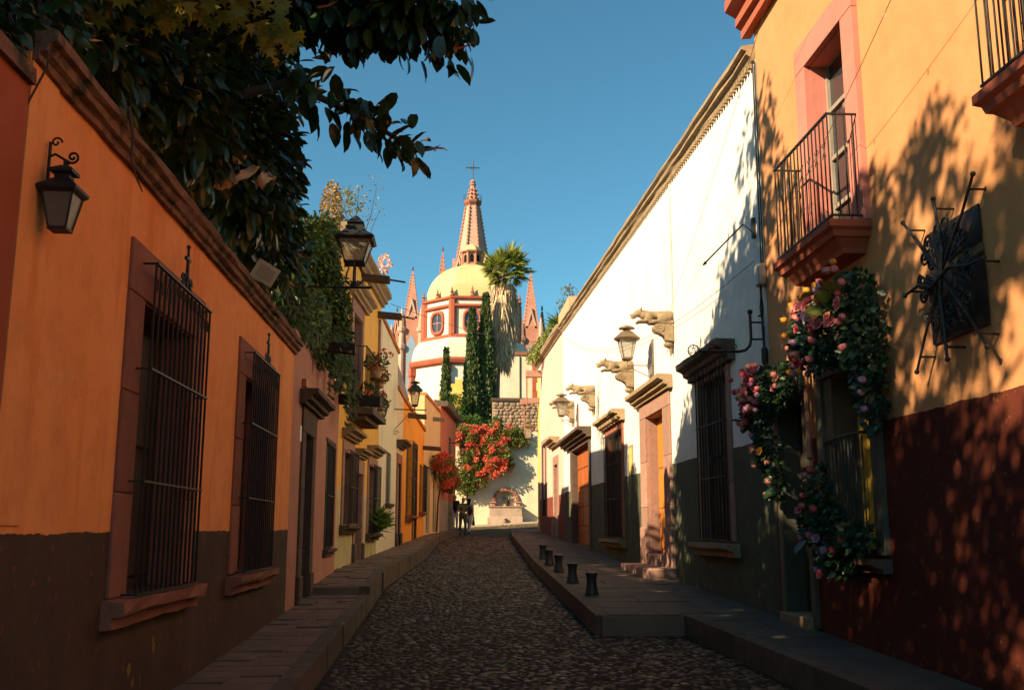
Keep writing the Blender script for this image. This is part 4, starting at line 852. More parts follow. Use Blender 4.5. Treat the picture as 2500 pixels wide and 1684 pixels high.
L_SKIRT = leafmat('palm_skirt', [(.66, .48, .29), (.5, .37, .23), (.74, .56, .35), (.36, .27, .18)], .9, .15)
L_BOU = leafmat('bougainvillea_leaf', [(.06, .10, .015), (.12, .15, .02), (.22, .21, .04), (.04, .07, .015)], .5, .3)
L_RED = leafmat('bougainvillea_bract', [(.80, .10, .06), (.74, .15, .08), (.85, .22, .12), (.65, .06, .06)], .6, .35)
L_GRN = leafmat('green_leaf', [(.04, .09, .015), (.07, .13, .02), (.11, .16, .025)], .5, .3)
def clump(c, r, n, drop=.5, out=.7, sub=None, subr=.4):
    """leaf positions and directions in an ellipsoid, optionally gathered in sub-clumps so that light gets through"""
    if sub:
        cc, _ = ballpts(c, r, sub); P = []; Dd = []
        for q in cc:
            p, d = ballpts(q, (subr, subr, subr*.8), max(1, n//sub)); P.append(p); Dd.append(d)
        P = np.concatenate(P); Dd = np.concatenate(Dd)
    else: P, Dd = ballpts(c, r, n)
    D = Dd*out + rng.normal(size=P.shape)*.35; D[:, 2] -= drop; return P, D
def tree(name, label, base, limbs, trunk_r=.2, bark=None, lr=.075):
    t = thing(name, label, 'tree', base)
    MB().tube([base] + limbs[0], [trunk_r*(1 - .75*i/len(limbs[0])) for i in range(len(limbs[0]) + 1)], 9).build('trunk', bark or BARK, t, smooth=True)
    for l in limbs[1:]: MB().tube(l, [lr*(1 - .8*i/(len(l)-1)) + lr*.08 for i in range(len(l))], 6).build('limb', bark or BARK, t, smooth=True)
    return t
# big rubber tree behind the orange house, two boughs over the street
rt_ = tree('rubber_tree', 'dark large-leaved rubber tree leaning over the orange house into the street', (-4.7, 9.4, .4),
  [[(-4.6, 9.3, 2.5), (-4.2, 9.2, 4.5), (-3.9, 9.4, 6.5), (-3.6, 9.4, 8.5)], [(-4.1, 9.3, 5.2), (-3.2, 9.7, 6.6), (-2.1, 9.9, 7.2), (-1.0, 10, 7.25), (0, 10, 6.95)], [(-4.2, 9.2, 4.6), (-2.9, 9.8, 5.9), (-1.75, 10, 6.35), (-1.1, 10, 6.05), (-.35, 10, 5.62)],
   [(-4, 9.4, 6), (-4.4, 8, 7.5), (-4.6, 6.8, 8.2)], [(-4.1, 9.3, 5), (-3.2, 11, 5.8), (-2.6, 13, 5.9), (-2.5, 15.4, 6.1)], [(-3.9, 9.4, 6.6), (-3.2, 8.3, 8), (-2.6, 8, 9.2)]])
PP = []; DD = []
for c, r, n in [((-4.3, 8.4, 6.8), (1.5, 2.1, 1.7), 2600), ((-3.2, 10.3, 6.3), (1.1, 1.7, 1.4), 2300), ((-2.55, 9.1, 7.5), (.95, 1.5, .95), 1300), ((-2.45, 11.4, 6.0), (.62, 1.3, .95), 1300), ((-2.95, 7.5, 5.55), (.7, 1.1, .75), 1100),
                ((-2.62, 13, 5.7), (.55, 1.2, .95), 900), ((-2.75, 15.3, 6.1), (.5, 1.2, 1.0), 700), ((-2.35, 8.6, 5.35), (.4, .8, .6), 500), ((-2.2, 10.2, 5.5), (.4, .8, .75), 600), ((-3.1, 12.3, 5.2), (.7, 1.5, .7), 700)]:
    p, d = clump(c, r, n, .7, .7); PP.append(p); DD.append(d)
for c, r, n, s in [((-3.2, 8.6, 9.3), (1.4, 2.4, 1.2), 1300, 22), ((-2.2, 8.6, 9.0), (.8, 1.5, 1.0), 500, 9), ((-3.8, 12.5, 7.6), (1.0, 1.8, .9), 600, 10), ((-3.1, 10.5, 8.6), (1.0, 1.4, 1.1), 4200, 46), ((-3.1, 12.4, 7.6), (.9, 1.2, .8), 2400, 26), ((-2.9, 9.0, 10.1), (1.0, 1.3, .8), 700, 13), ((-3.1, 9.3, 9.1), (1.1, 1.5, 1.5), 2600, 34), ((-3.1, 11.1, 8.2), (1.0, 1.0, .9), 1300, 18), ((-2.7, 8.2, 11.0), (.8, .9, .9), 450, 9), ((-2.9, 5.5, 9.3), (.6, .9, .35), 700, 12), ((-3.2, 1.2, 9.3), (.8, .9, .4), 500, 9)]:
    p, d = clump(c, r, n, .6, .7, s, .45); PP.append(p); DD.append(d)
for i in range(16):                                     # the upper bough
    u = i/15; p, d = clump((-2.2 + 2.2*u, 10 + random.uniform(-.35, .35), 7.30 - .22*u*u + random.uniform(-.1, .25)), (.30, .5, .36 - .08*u), 130 if i < 14 else 60, .9, .55); PP.append(p); DD.append(d)
P = np.concatenate(PP); D = np.concatenate(DD); leaves(P, D, rng.uniform(.16, .27, len(P)), T_BIG, L_RUB, 'crown', rt_, upbias=(0, 0, 1))
# lower bough: single leaves that can be picked out against the sky
bl_ = [(-1.85, 10, 6.37), (-1.5, 10, 6.25), (-1.1, 10, 6.05), (-.75, 10, 5.85), (-.35, 10, 5.62)]
lv = []
for k in range(8):
    v = T_BIG[0].copy(); v[:, 0] *= random.uniform(.9, 1.35); v[:, 2] -= v[:, 1]**2*random.uniform(.02, .2); lv.append(rawmesh('leaf', v, T_BIG[1], L_RUB))
def single(par, p, d, s, ms):
    M = frames(np.array([d], float), upbias=(0, 0, 1))[0]; link('leaf', random.choice(ms), par, p, Matrix(M.tolist()).to_euler(), s)
for i in range(135):
    u = (i/134)**.9*3.98; k = int(u); a, b = Vector(bl_[k]), Vector(bl_[k+1]); p = a.lerp(b, u - k); s_ = random.choice((-1, 1))
    jit = .20*(1 - u/6); p += Vector((random.uniform(-jit, jit), random.uniform(-.4, .4), random.uniform(-jit, jit)))
    single(rt_, p, (random.uniform(.0, .8), random.uniform(-.7, .7), s_*random.uniform(.4, 1) - .3), random.uniform(.19, .29), lv)
for i in range(110):                                    # leaf tips fringing the upper bough
    u = random.random(); single(rt_, Vector((-1.9 + 2.1*u, 10 + random.uniform(-.5, .4), 6.95 - .2*u + random.uniform(-.06, .3))), (random.uniform(-.2, .7), random.uniform(-.6, .3), -random.uniform(.5, 1)), random.uniform(.2, .29), lv)
for a in ((-.33, 10, 5.62), (.02, 9.9, 6.75), (-1.4, 9.5, 6.95)): MB().tube([a, (a[0]+.1, a[1], a[2]+.02), (a[0]+.2, a[1], a[2]+.08)], [.012, .012, .002], 5).build('red_bud', paint('bud_red', (.4, .08, .05)), rt_)
DRYB = paint('dry_frond', (.60, .42, .27), .9, .1, var=.5)
for k, (a, b, w_) in enumerate([((-2.28, 9, 4.98), (-1.93, 8.95, 5.17), .055), ((-2.2, 9, 4.80), (-1.84, 9, 5.03), .035), ((-1.85, 9, 4.86), (-1.68, 9, 4.95), .045)]):
    a, b = Vector(a), Vector(b); rings = []
    for i in range(20):
        u = i/19; p = a.lerp(b, u) + Vector((0, .05*math.sin(u*9), .025*math.sin(u*7 + k))); w2 = w_*(.25 + math.sin(math.pi*min(1, u*.95 + .05))**.6)*random.uniform(.45, 1.3)
        rings.append([p + Vector((-.02, 0, w2)), p + Vector((0, .03, w2*.2)), p + Vector((.03, .01, -w2*.7)), p + Vector((.02, -.012, -w2*.5)), p + Vector((-.01, .015, w2*.15)), p + Vector((-.03, -.012, w2*.9))])
    MB().loft(rings).build('dead_leaf', DRYB, rt_, smooth=True)
# broad-leaved tree nearer the camera: fringe at the top left, dappled shade on the apricot wall
pt = tree('plane_tree', 'yellow-green lobed-leaf tree drooping in at the top left edge', (-5.2, 4.6, .3), [[(-5.1, 4.6, 3), (-4.6, 4.8, 5.4), (-4.0, 5, 7.2)], [(-4.7, 4.8, 5), (-3.6, 5.8, 5.9), (-2.6, 6.4, 6.0), (-1.6, 6.9, 5.75)], [(-4.4, 4.9, 6), (-3.8, 3.2, 7.4), (-3.4, 2, 8)], [(-4.2, 5, 6.6), (-3.2, 5.8, 7.8), (-2.6, 6, 8.6)]])
PP = []; DD = []
for c, r, n, s, sr in [((-3.7, 4.0, 6.3), (1.5, 2.8, 1.6), 6200, 60, .46), ((-3.4, 4.4, 8.0), (1.3, 2.8, 1.0), 3200, 44, .40), ((-3.4, 5.0, 6.2), (1.2, 3.2, 1.5), 4200, 200, .5), ((-3.3, 3.3, 9.3), (1.2, 1.9, .8), 1700, 26, .38), ((-3.2, 5.8, 7.6), (1.2, 1.6, 1.3), 1300, 18, .42), ((-3.9, 1.2, 6.2), (1.2, 1.8, 1.5), 3000, 28, .48)]:
    p, d = clump(c, r, n, .6, .6, s, sr); PP.append(p); DD.append(d)
for i in range(26): 
    u = i/25; p, d = clump((-3.1 + 1.75*u + random.uniform(-.1, .1), 6.4 + .7*u + random.uniform(-.3, .3), 5.55 + random.uniform(-.15, .3) + .1*u), (.16, .25, .22), 22, 1.0, .3); PP.append(p); DD.append(d)
P = np.concatenate(PP); D = np.concatenate(DD); leaves(P, D, rng.uniform(.09, .17, len(P)), T_LOBE, L_PLN, 'crown', pt, upbias=(0, -1, .3))
# ivy over the mauve house and the flank of the yellow one
iv = thing('ivy', 'thick dark green ivy hanging over the mauve house beside the big lantern', 'ivy', (-2.6, 18.6, 4.7))
PP = []; DD = []
for c, r, n in [((-2.75, 18.5, 6.3), (.62, .6, 1.25), 5200), ((-2.35, 18.4, 5.3), (.42, .6, .9), 4000), ((-2.45, 18.3, 6.7), (.36, .4, .9), 2800), ((-2.2, 18.3, 5.7), (.33, .4, .85), 3000), ((-2.55, 17.0, 5.35), (.45, 1.2, .6), 2200), ((-2.02, 18.5, 5.0), (.2, .5, .55), 1600), ((-2.4, 16.2, 5.0), (.35, .8, .45), 1100), ((-2.15, 15.3, 4.7), (.22, .6, .4), 700), ((-2.25, 14.3, 4.6), (.25, .75, .28), 700), ((-2.6, 19, 7.4), (.4, .3, .5), 700), ((-3.4, 17.8, 6.2), (.7, 1.0, 1.3), 1600)]:
    p, d = clump(c, r, n, 1.0, .6); PP.append(p); DD.append(d)
for k in range(30):
    y = random.uniform(15.0, 19.1); x = -2.13 + random.uniform(.06, .32); L = random.uniform(.4, 1.15) * (1.0 if 16 < y < 18.8 else .6); z0 = 4.75 + random.uniform(-.2, .2); n = int(L*75)
    p = np.stack([x + rng.normal(size=n)*.03, y + rng.normal(size=n)*.05, z0 - rng.random(n)*L], 1); PP.append(p); DD.append(np.stack([.5 + rng.random(n)*.6, rng.normal(size=n)*.5, -np.ones(n)], 1))
    if k < 12: MB().tube([(x, y, z0), (x + .03, y + .03, z0 - L*.5), (x, y, z0 - L)], .006, 4).build('stem', BARK, iv)
P = np.concatenate(PP); D = np.concatenate(DD); leaves(P, D, rng.uniform(.07, .12, len(P)), T_SML, L_IVY, 'foliage', iv, upbias=(1, -.6, .5))
dv = thing('dry_vine', 'golden dry vine above the ivy on the yellow house roof', 'vine', (-2.4, 20, 7.6))
MB().tube([(-2.5, 20, 7.4), (-2.45, 20, 8.2), (-2.4, 20, 8.8)], .03, 5).build('stem', BARK, dv)
p, d = clump((-2.5, 20, 8.1), (.22, .35, .75), 1500, .5, .6); p2, d2 = clump((-2.3, 20.2, 7.7), (.15, .3, .5), 500, .5, .6); leaves(np.concatenate([p, p2]), np.concatenate([d, d2]), rng.uniform(.05, .09, 2000), T_SML, L_DRY, 'foliage', dv)
sp_ = tree('sapling', 'thin sparse sapling with few leaves on the yellow house roof', (-2.2, 23.5, 7.4), [[(-2.25, 23.5, 8.2), (-2.35, 23.6, 9.0), (-2.3, 23.6, 9.9)], [(-2.25, 23.5, 8.4), (-2.0, 23.6, 9.2), (-1.85, 23.6, 10.1)], [(-2.3, 23.5, 8.6), (-2.6, 23.6, 9.3), (-2.75, 23.6, 9.9)], [(-2.1, 23.5, 8.0), (-1.95, 23.5, 8.9), (-1.75, 23.5, 9.4)]], .022, None, .014)
PP = []; DD = []
for c, n in (((-2.65, 23.6, 9.6), 230), ((-2.35, 23.6, 9.7), 160), ((-2.5, 23.6, 9.0), 130), ((-2.15, 23.6, 9.3), 40), ((-1.85, 23.6, 10.1), 20), ((-1.78, 23.5, 9.45), 16)):
    p, d = clump(c, (.25, .25, .35), n, .1, .8); PP.append(p); DD.append(d)
P = np.concatenate(PP); leaves(P, np.concatenate(DD), rng.uniform(.05, .09, len(P)), T_SML, leafmat('sapling_leaf', [(.14, .15, .04), (.22, .2, .06)]), 'crown', sp_)
rw = thing('wall_vine', 'dark vine tangled over the top of the brick red wall', 'vine', (-2.2, 4.5, 3.9)); PP = []; DD = []
for c, r, n in (((-2.35, 4.4, 4.15), (.3, .6, .22), 900), ((-2.3, 5.0, 4.45), (.3, .5, .2), 700), ((-2.6, 4.2, 4.7), (.6, .9, .5), 1200), ((-2.7, 5.6, 4.8), (.5, .7, .4), 900)):
    p, d = clump(c, r, n, .6, .7); PP.append(p); DD.append(d)
P = np.concatenate(PP); leaves(P, np.concatenate(DD), rng.uniform(.06, .12, len(P)), T_SML, L_RUB, 'foliage', rw); MB().tube([(-2.15, 4.8, 3.7), (-2.05, 4.83, 4.0), (-2.1, 4.9, 4.35), (-2.4, 4.8, 4.5)], .006, 5).build('stem', BARK, rw)
# cypresses
def cypress(label, x, y, z0, z1, r, n, sh=1):
    t = thing('cypress', label, 'tree', (x, y, z0), 'cypresses below the church')
    MB().tube([(x, y, z0), (x, y, z0 + (z1-z0)*.9)], [r*.3, .02], 6).build('trunk', BARK, t)
    u = rng.random(n)**.85; pr_ = np.clip(np.minimum(1, u*6 + .45), 0, 1)*(1 - u**2.2*.92); a = rng.random(n)*2*np.pi; lump = 1 + .16*np.sin(a*5 + u*21) + .1*np.sin(a*3 - u*37)
    rr = r*pr_*lump*(.72 + .3*rng.random(n)); P = np.stack([x + rr*np.cos(a), y + rr*np.sin(a), z0 + u*(z1-z0)], 1)
    D = np.stack([np.cos(a)*.5, np.sin(a)*.5, np.ones(n)], 1) + rng.normal(size=(n, 3))*.3; leaves(P, D, rng.uniform(.16, .36, n), T_SML, L_CYP, 'crown', t)
cypress('dark green cypress on the left of the tall pair under the dome', 1.45, 66, 7.2, 16.3, .52, 5200)
cypress('tallest cypress beside the palm trunk', 2.38, 66.6, 7.2, 17.5, .66, 6500)
cypress('slender small cypress in front of the church wall', -.28, 65.2, 8.2, 13.4, .27, 1800)
hd = thing('shrub', 'leafy green shrub between the slender cypress and the tall pair', 'shrub', (.45, 65, 8.6)); p, d = clump((.45, 65, 9.6), (.75, .4, .85), 1500, .2, .8); leaves(p, d, rng.uniform(.1, .2, len(p)), T_SML, L_GRN, 'foliage', hd); MB().tube([(.45, 65, 7.3), (.45, 65, 9.6)], .05, 5).build('stem', BARK, hd)
for lab, x, y, z, rx, rz, n in (('low dark green hedge bush left of the slender cypress', -1.3, 64.2, 8.6, .8, .9, 1300), ('low green bush at the foot of the tall cypress pair', 1.4, 63.2, 8.2, .9, .7, 1300), ('leafy bush at the foot of the palm trunk', 2.9, 63.0, 8.1, .5, .6, 800), ('rounded bush in front of the yellow stepped parapet', .3, 63.8, 8.3, .8, .8, 1200)):
    b_ = thing('shrub', lab, 'shrub', (x, y, 7.3)); p, d = clump((x, y, z), (rx, .4, rz), n, .2, .8); leaves(p, d, rng.uniform(.1, .2, n), T_SML, L_GRN, 'foliage', b_); MB().tube([(x, y, 7.3), (x, y, z)], .05, 5).build('stem', BARK, b_)
# fan palm
pm = thing('fan_palm', 'tall fan palm with shaggy skirt of dead fronds before the church', 'tree', (3.2, 68, 8.8))
MB().tube([(3.22, 68, 8.8), (3.22, 68, 11), (3.3, 68, 13.5), (3.5, 68, 16), (3.75, 68, 19.4)], [.24, .2, .19, .19, .2], 9).build('trunk', stone('palm_bark', (.30, .2, .13), (.16, .1, .07), 4, 1), pm)
n = 3400; u = rng.random(n)**.9; a = rng.random(n)*2*np.pi; z = 18.6 - u*5.6; cxp = 3.28 + (z - 12)*.062; rr = (.32 + .68*np.sin(np.clip(u*1.02, 0, 1)*np.pi*.55 + .75)**1.5)*(.75 + .3*rng.random(n))*(1 + .15*np.sin(a*4 + u*5))
P = np.stack([cxp + rr*np.cos(a), 68 + rr*np.sin(a), z], 1); D = np.stack([np.cos(a)*.12, np.sin(a)*.12, -np.ones(n)], 1) + rng.normal(size=(n, 3))*.12; leaves(P, D, rng.uniform(.5, 1.2, n), T_BLADE, L_SKIRT, 'dead_frond_skirt', pm)
PP = []; DD = []; SS = []; stems = MB(); cc = Vector((3.78, 68, 19.5))
for k in range(66):
    a = random.uniform(0, 2*math.pi); el = random.choice((random.uniform(-.75, .2), random.uniform(.1, 1.35))); dr = Vector((math.cos(a)*math.cos(el), math.sin(a)*math.cos(el), math.sin(el))); L = random.uniform(.8, 1.4); tipp = cc + dr*L + Vector((0, 0, .12))
    stems.tube([cc, cc + dr*L*.6 + Vector((0, 0, .12)), tipp], .02, 4)
    s1 = dr.cross(Vector((random.uniform(-.4, .4), random.uniform(-.4, .4), 1))).normalized(); fl_len = random.uniform(.8, 1.15)
    for j in range(19):
        q = -1.75 + 3.5*j/18; d = dr*math.cos(q) + s1*math.sin(q) + Vector((0, 0, -.25*abs(q))); PP.append(tuple(tipp)); DD.append(tuple(d)); SS.append(fl_len*(1 - .12*abs(q))*random.uniform(.85, 1.05))
stems.build('petioles', L_PALM, pm, kind='stuff'); leaves(np.array(PP), np.array(DD), np.array(SS), (T_BLADE[0]*[1.5, 1, 1], T_BLADE[1]), L_PALM, 'crown', pm)
# bougainvilleas
def boug(label, parts, base):
    t = thing('bougainvillea', label, 'bougainvillea', base); GP = []; GD = []; RP = []; RD = []
    for c, r, ng, nr in parts:
        p, d = clump(c, r, int(ng*1.35), .3, .8, max(6, ng//32), .24); GP.append(p); GD.append(d)
        if nr:
            p, d = clump(c, np.array(r)*1.12, int(nr*2.6), .0, .9, max(5, nr//26), .17); RP.append(p); RD.append(d)
    GP = np.concatenate(GP); leaves(GP, np.concatenate(GD), rng.uniform(.09, .17, len(GP)), T_SML, L_BOU, 'foliage', t)
    RP = np.concatenate(RP); leaves(RP, np.concatenate(RD), rng.uniform(.07, .13, len(RP)), T_BRACT, L_RED, 'flowers', t)
    return t
b = boug('large red bougainvillea spilling over the cream garden wall', [((1.25, 60.7, 7.25), (.9, .35, .8), 1100, 1000), ((2.8, 60.7, 7.3), (1.0, .35, .75), 1200, 1000), ((4.15, 60.7, 7.2), (.75, .3, .65), 1600, 80), ((1.5, 60.6, 6.0), (1.0, .35, .85), 1600, 520), ((2.9, 60.4, 6.2), (.8, .45, .7), 1300, 350), ((2.75, 60.35, 5.4), (.7, .4, .5), 600, 800), ((1.55, 60.6, 5.2), (.8, .3, .65), 1200, 420), ((.95, 60.6, 4.5), (.65, .3, .75), 1700, 0), ((1.7, 60.5, 4.6), (.5, .3, .4), 600, 100), ((3.45, 60.6, 5.7), (.4, .35, .5), 500, 50)], (1.5, 60.8, 1.9))
MB().tube([(1.2, 60.85, 1.8), (1.1, 60.8, 3.5), (1.4, 60.7, 5.5), (2, 60.7, 7)], [.07, .06, .05, .03], 6).build('stem', BARK, b)
b = boug('small dark red bougainvillea on the sand coloured house', [((-.35, 42.0, 4.4), (.32, 1.0, .45), 500, 420), ((-.1, 43.8, 4.2), (.32, .8, .6), 500, 420), ((.05, 45.2, 3.9), (.28, .7, .4), 350, 300)], (-.6, 43, 1.6))
MB().tube([(-.5, 43.2, 1.6), (-.45, 43.2, 3), (-.2, 43.2, 4.2)], .04, 5).build('stem', BARK, b)
# roof garden on the pink house
ag = thing('roof_agave', 'spiky green agave on the roof of the pink house', 'plant', (4.75, 41.5, 9.9)); n = 150; D = rng.normal(size=(n, 3))*[1, 1, .4] + [0, 0, .75]; leaves(np.tile([4.7, 41.5, 10.2], (n, 1)) + rng.normal(size=(n, 3))*.08, D, rng.uniform(.5, 1.0, n), T_BLADE, L_GRN, 'leaf', ag)
rv = thing('roof_creeper', 'yellow-green creeper trailing over the pink house parapet', 'creeper', (4.2, 42.5, 9.4)); PP = []; DD = []
for i in range(10):
    u = i/9; p, d = clump((4.55 - .85*u, 41.5 + 3*u, 10.3 - .9*u), (.25, .5, .35), 170, .7, .7); PP.append(p); DD.append(d)
P = np.concatenate(PP); leaves(P, np.concatenate(DD), rng.uniform(.08, .16, len(P)), T_SML, leafmat('creeper_leaf', [(.16, .2, .03), (.24, .24, .04), (.08, .12, .02)]), 'foliage', rv)
ot = tree('olive_tree', 'sparse grey-green tree top behind the white roofline', (5.4, 43, 9.0), [[(5.4, 43, 10.5), (5.3, 43, 11.5), (5.25, 43, 12.4)], [(5.4, 43, 10.8), (5.0, 43, 11.6)], [(5.35, 43, 11), (5.7, 43, 12.1)]], .06, None, .03); p, d = clump((5.3, 43, 11.7), (.5, .5, .75), 420, .1, .8, 16, .2); leaves(p, d, rng.uniform(.08, .15, len(p)), T_SML, leafmat('olive_leaf', [(.10, .12, .05), (.16, .17, .08)]), 'crown', ot)
# pots on the flower balcony and the grassy plant on the sill
def pot(label, c, r, hh, fol, flw, fr=.25, n=240, nf=60):
    t = thing('flower_pot', label, 'flower pot', c, 'flower pots on the yellow house balcony')
    MB().lathe(c, [(r*.62, 0), (r*.8, hh*.5), (r, hh*.85), (r*1.12, hh*.86), (r*1.12, hh), (r*.9, hh)], 12).build('pot', paint('clay_pot', (.55, .36, .2), .8, .2), t, smooth=True)
    q = (c[0], c[1], c[2] + hh + fr*.5); p, d = clump(q, (fr, fr, fr*.8), n, .2, .8); leaves(p, d, rng.uniform(.05, .1, n), T_SML, fol, 'foliage', t)
    if nf: p, d = clump((q[0] + .05, q[1], q[2] + .05), (fr*1.1, fr*1.1, fr*.9), nf, 0, .8, max(2, nf//14), .05); leaves(p, d, rng.uniform(.05, .08, len(p)), T_BRACT, leafmat('geranium', [(.75, .08, .05), (.7, .2, .12), (.8, .12, .1)]), 'flowers', t)
pot('cream pot of red geraniums on the outer balcony corner', (-1.58, 21.2, 4.88), .15, .22, L_GRN, 1, .24, 260, 110); pot('lower clay pot with red geraniums beside the balcony rail', (-1.52, 21.5, 4.70), .12, .18, L_GRN, 1, .2, 200, 90)
pot('dark leafy pot on the near end of the yellow balcony', (-1.78, 20.95, 4.21), .14, .18, L_IVY, 1, .26, 300, 20); pot('pot with dry grey plants in the middle of yellow balcony', (-1.72, 21.9, 4.21), .14, .18, leafmat('grey_leaf', [(.2, .18, .13), (.3, .26, .2)]), 1, .25, 260, 0); pot('green pot at the far end of the yellow balcony', (-1.62, 22.5, 4.21), .14, .18, L_GRN, 1, .26, 260, 50)
gp = thing('sill_plant', 'grassy green plant in the barred window of the yellow house', 'potted plant', FC(24.6, 1.62, .18)); n = 260; D = rng.normal(size=(n, 3))*[.7, .9, .5] + [.5, 0, .5]; leaves(np.tile(FC(24.6, 1.85, .18), (n, 1)) + rng.normal(size=(n, 3))*[.04, .2, .08], D, rng.uniform(.25, .55, n), T_BLADE, leafmat('grass_leaf', [(.10, .18, .02), (.17, .24, .03), (.07, .12, .02)]), 'leaf', gp)
MB(FC).box(24.3, 24.95, 1.62, 1.8, .02, .2).build('trough', CANTD, gp)
pk = thing('roof_flower', 'pale pink flowering plant beside the upper roof spout', 'plant', (-1.6, 23.5, 7.75)); p, d = clump((-1.62, 23.5, 8.0), (.14, .2, .22), 90, 0, .8); leaves(p, d, rng.uniform(.06, .1, 90), T_BRACT, leafmat('pale_pink', [(.8, .5, .35), (.75, .4, .28)]), 'flowers', pk); MB().tube([(-1.65, 23.5, 7.7), (-1.62, 23.5, 8.0)], .012, 4).build('stem', BARK, pk)
# ------------------------------------------------------------------ street furniture, lamps, carved beasts, flowers
BOL = paint('bollard_iron', (.03, .032, .026), .45, .45)
bm_ = MB().lathe((0, 0, 0), [(.112, 0), (.115, .03), (.105, .05), (.088, .12), (.076, .2), (.08, .28), (.098, .325), (.1, .345), (.07, .352), (.01, .356)], 16).mesh('post', BOL, smooth=True)
bs = MB().lathe((0, 0, -.02), [(.125, 0), (.125, .03), (.115, .036)], 16).mesh('foot', BOL)
for i, (x, y) in enumerate(((2.2, 15.57), (2.18, 17.8), (2.22, 20.4), (2.24, 22.5), (2.32, 24.9))):
    lab = ['nearest waisted black bollard at the pavement corner', 'second waisted black bollard from the pavement corner', 'middle one of five waisted black bollards on the right pavement', 'fourth waisted black bollard from the pavement corner', 'farthest waisted black bollard in the row'][i]
    b = thing('bollard', lab, 'bollard', (x, y, pr(y)), 'bollards along the right pavement'); link('post', bm_, b, (x, y, pr(y))); link('foot', bs, b, (x, y, pr(y)))
def hat(par, c, prof, mat=IRON, n=12): return MB().lathe(c, prof, n).build('roof', mat, par, smooth=False)
# big lantern on the arm out of the ivy
L = thing('wall_lantern', 'big black street lantern on an iron arm beside the ivy', 'lantern', (-2.1, 15.4, 5.45)); c = (-1.53, 15.4)
MB().tube([(-2.3, 15.4, 5.45), (-1.32, 15.4, 5.45)], .02, 6).tube([(-1.32, 15.4, 5.45), (-1.28, 15.4, 5.45), (-1.24, 15.4, 5.45)], [.03, .022, .004], 6).build('arm', IRON, L)
MB().tube([(-1.9 + .0, 15.4, 5.44), (-1.8, 15.4, 5.38), (-1.7, 15.4, 5.40)] + [(a, 15.4, b) for a, b in spiral((-1.69, 5.33), .065, 1.2, 0, 14, 1, 1.2)], .009, 5).build('scroll', IRON, L)
for s in (-1, 1):
    for ax in (0, 1):
        q = lambda u, z: (c[0] + (s*u if ax == 0 else 0), c[1] + (s*u if ax == 1 else 0), z)
        MB().tube([q(.05, 5.48), q(.13, 5.55), q(.12, 5.68), q(.09, 5.76), q(.13, 5.83), q(.155, 5.81), q(.15, 5.78)], .015, 5).tube([q(.03, 5.50), q(.06, 5.56), q(.09, 5.54), q(.08, 5.51)], .013, 5).build('scroll', IRON, L)
MB().lathe((*c, 5.46), [(.05, 0), (.05, .05), (.02, .09), (.015, .2)], 8).build('socket', IRON, L)
q = lantern_box(L, (*c, 5.84), .145, .255, .37)
MB().loft([q(.29, .36), q(.30, .40), q(.17, .50), q(.15, .53), q(.15, .58), q(.09, .63), q(.09, .645), q(.135, .65), q(.02, .78)]).build('roof', IRON, L); MB().lathe((*c, 6.12), [(.1, .12), (.09, .04), (.03, .0)], 10).build('lamp', LGLASS, L)
def hexlamp(name, label, c, w0, w1, hz, mat, wallpt, style, n=6):
    t = thing(name, label, 'lantern', (c[0], c[1], c[2])); P = lambda w, z, k: (c[0] + w*math.cos(2*math.pi*(k+.5)/n), c[1] + w*math.sin(2*math.pi*(k+.5)/n), c[2] + z)
    for k in range(n):
        MB().tube([P(w0, 0, k), P(w1, hz, k)], .012, 4).build('corner_post', mat, t); MB().prism([P(w0*.97, .01, k), P(w0*.97, .01, k+1), P(w1*.97, hz - .01, k+1), P(w1*.97, hz - .01, k)], (0, 0, .0015)).build('glass', LGLASS, t)
    MB().lathe(c, [(w0*.5, -.05), (w0*1.1, -.02), (w0*1.1, .02)], n, ph=math.pi/n).build('base', mat, t)
    MB().lathe(c, [(w1*1.1, hz - .01), (w1*1.2, hz + .02), (w1*.55, hz + .16), (w1*.3, hz + .18), (w1*.3, hz + .22)] + ([(w1*.75, hz + .225), (w1*.7, hz + .25), (w1*.3, hz + .29), (.01, hz + .3)] if style == 'round' else [(w1*.4, hz + .24), (.02, hz + .32)]), 12 if style == 'round' else n, ph=math.pi/n).build('roof', mat, t)
    return t
COP = paint('aged_copper', (.22, .15, .09), .5, .4, .4)
def rarm(t, y, zc, x): 
    MB().tube([(4.2, y, zc), (x, y, zc), (x, y, zc + .12)], .013, 5).tube([(4.2, y, zc - .28), (x, y, zc - .02)], .010, 5).build('arm', COP, t); MB().box(4.17, 4.21, y - .05, y + .05, zc - .38, zc + .55).build('wall_plate', COP, t)
t = hexlamp('wall_lantern', 'copper lantern with round hat on white wall above the orange door', (3.65, 20.1, 5.17), .13, .235, .4, COP, 0, 'round', 4); rarm(t, 20.1, 5.03, 3.65)
t = hexlamp('wall_lantern', 'copper lantern above the red panelled door on the white house', (3.65, 32.2, 5.36), .14, .25, .42, COP, 0, 'round', 4); rarm(t, 32.2, 5.2, 3.65)
t = hexlamp('wall_lantern', 'pale lantern on the corner of the pink house', (3.70, 46.9, 5.95), .16, .25, .5, COP, 0, 'round', 4); MB().tube([(4.2, 46.9, 5.6), (3.7, 46.9, 5.8), (3.7, 46.9, 5.95)], .02, 5).build('arm', COP, t)
t = hexlamp('wall_lantern', 'small dark lantern hanging beside the flower balcony', (-1.64, 24.4, 4.42), .07, .15, .28, IRONB, 0, 'pt', 6); MB().tube([FC(24.4, 4.95, 0), FC(24.4, 5.0, .14), FC(24.4, 4.88, .26), (-1.64, 24.4, 4.72)], .012, 5).build('bracket', IRONB, t)
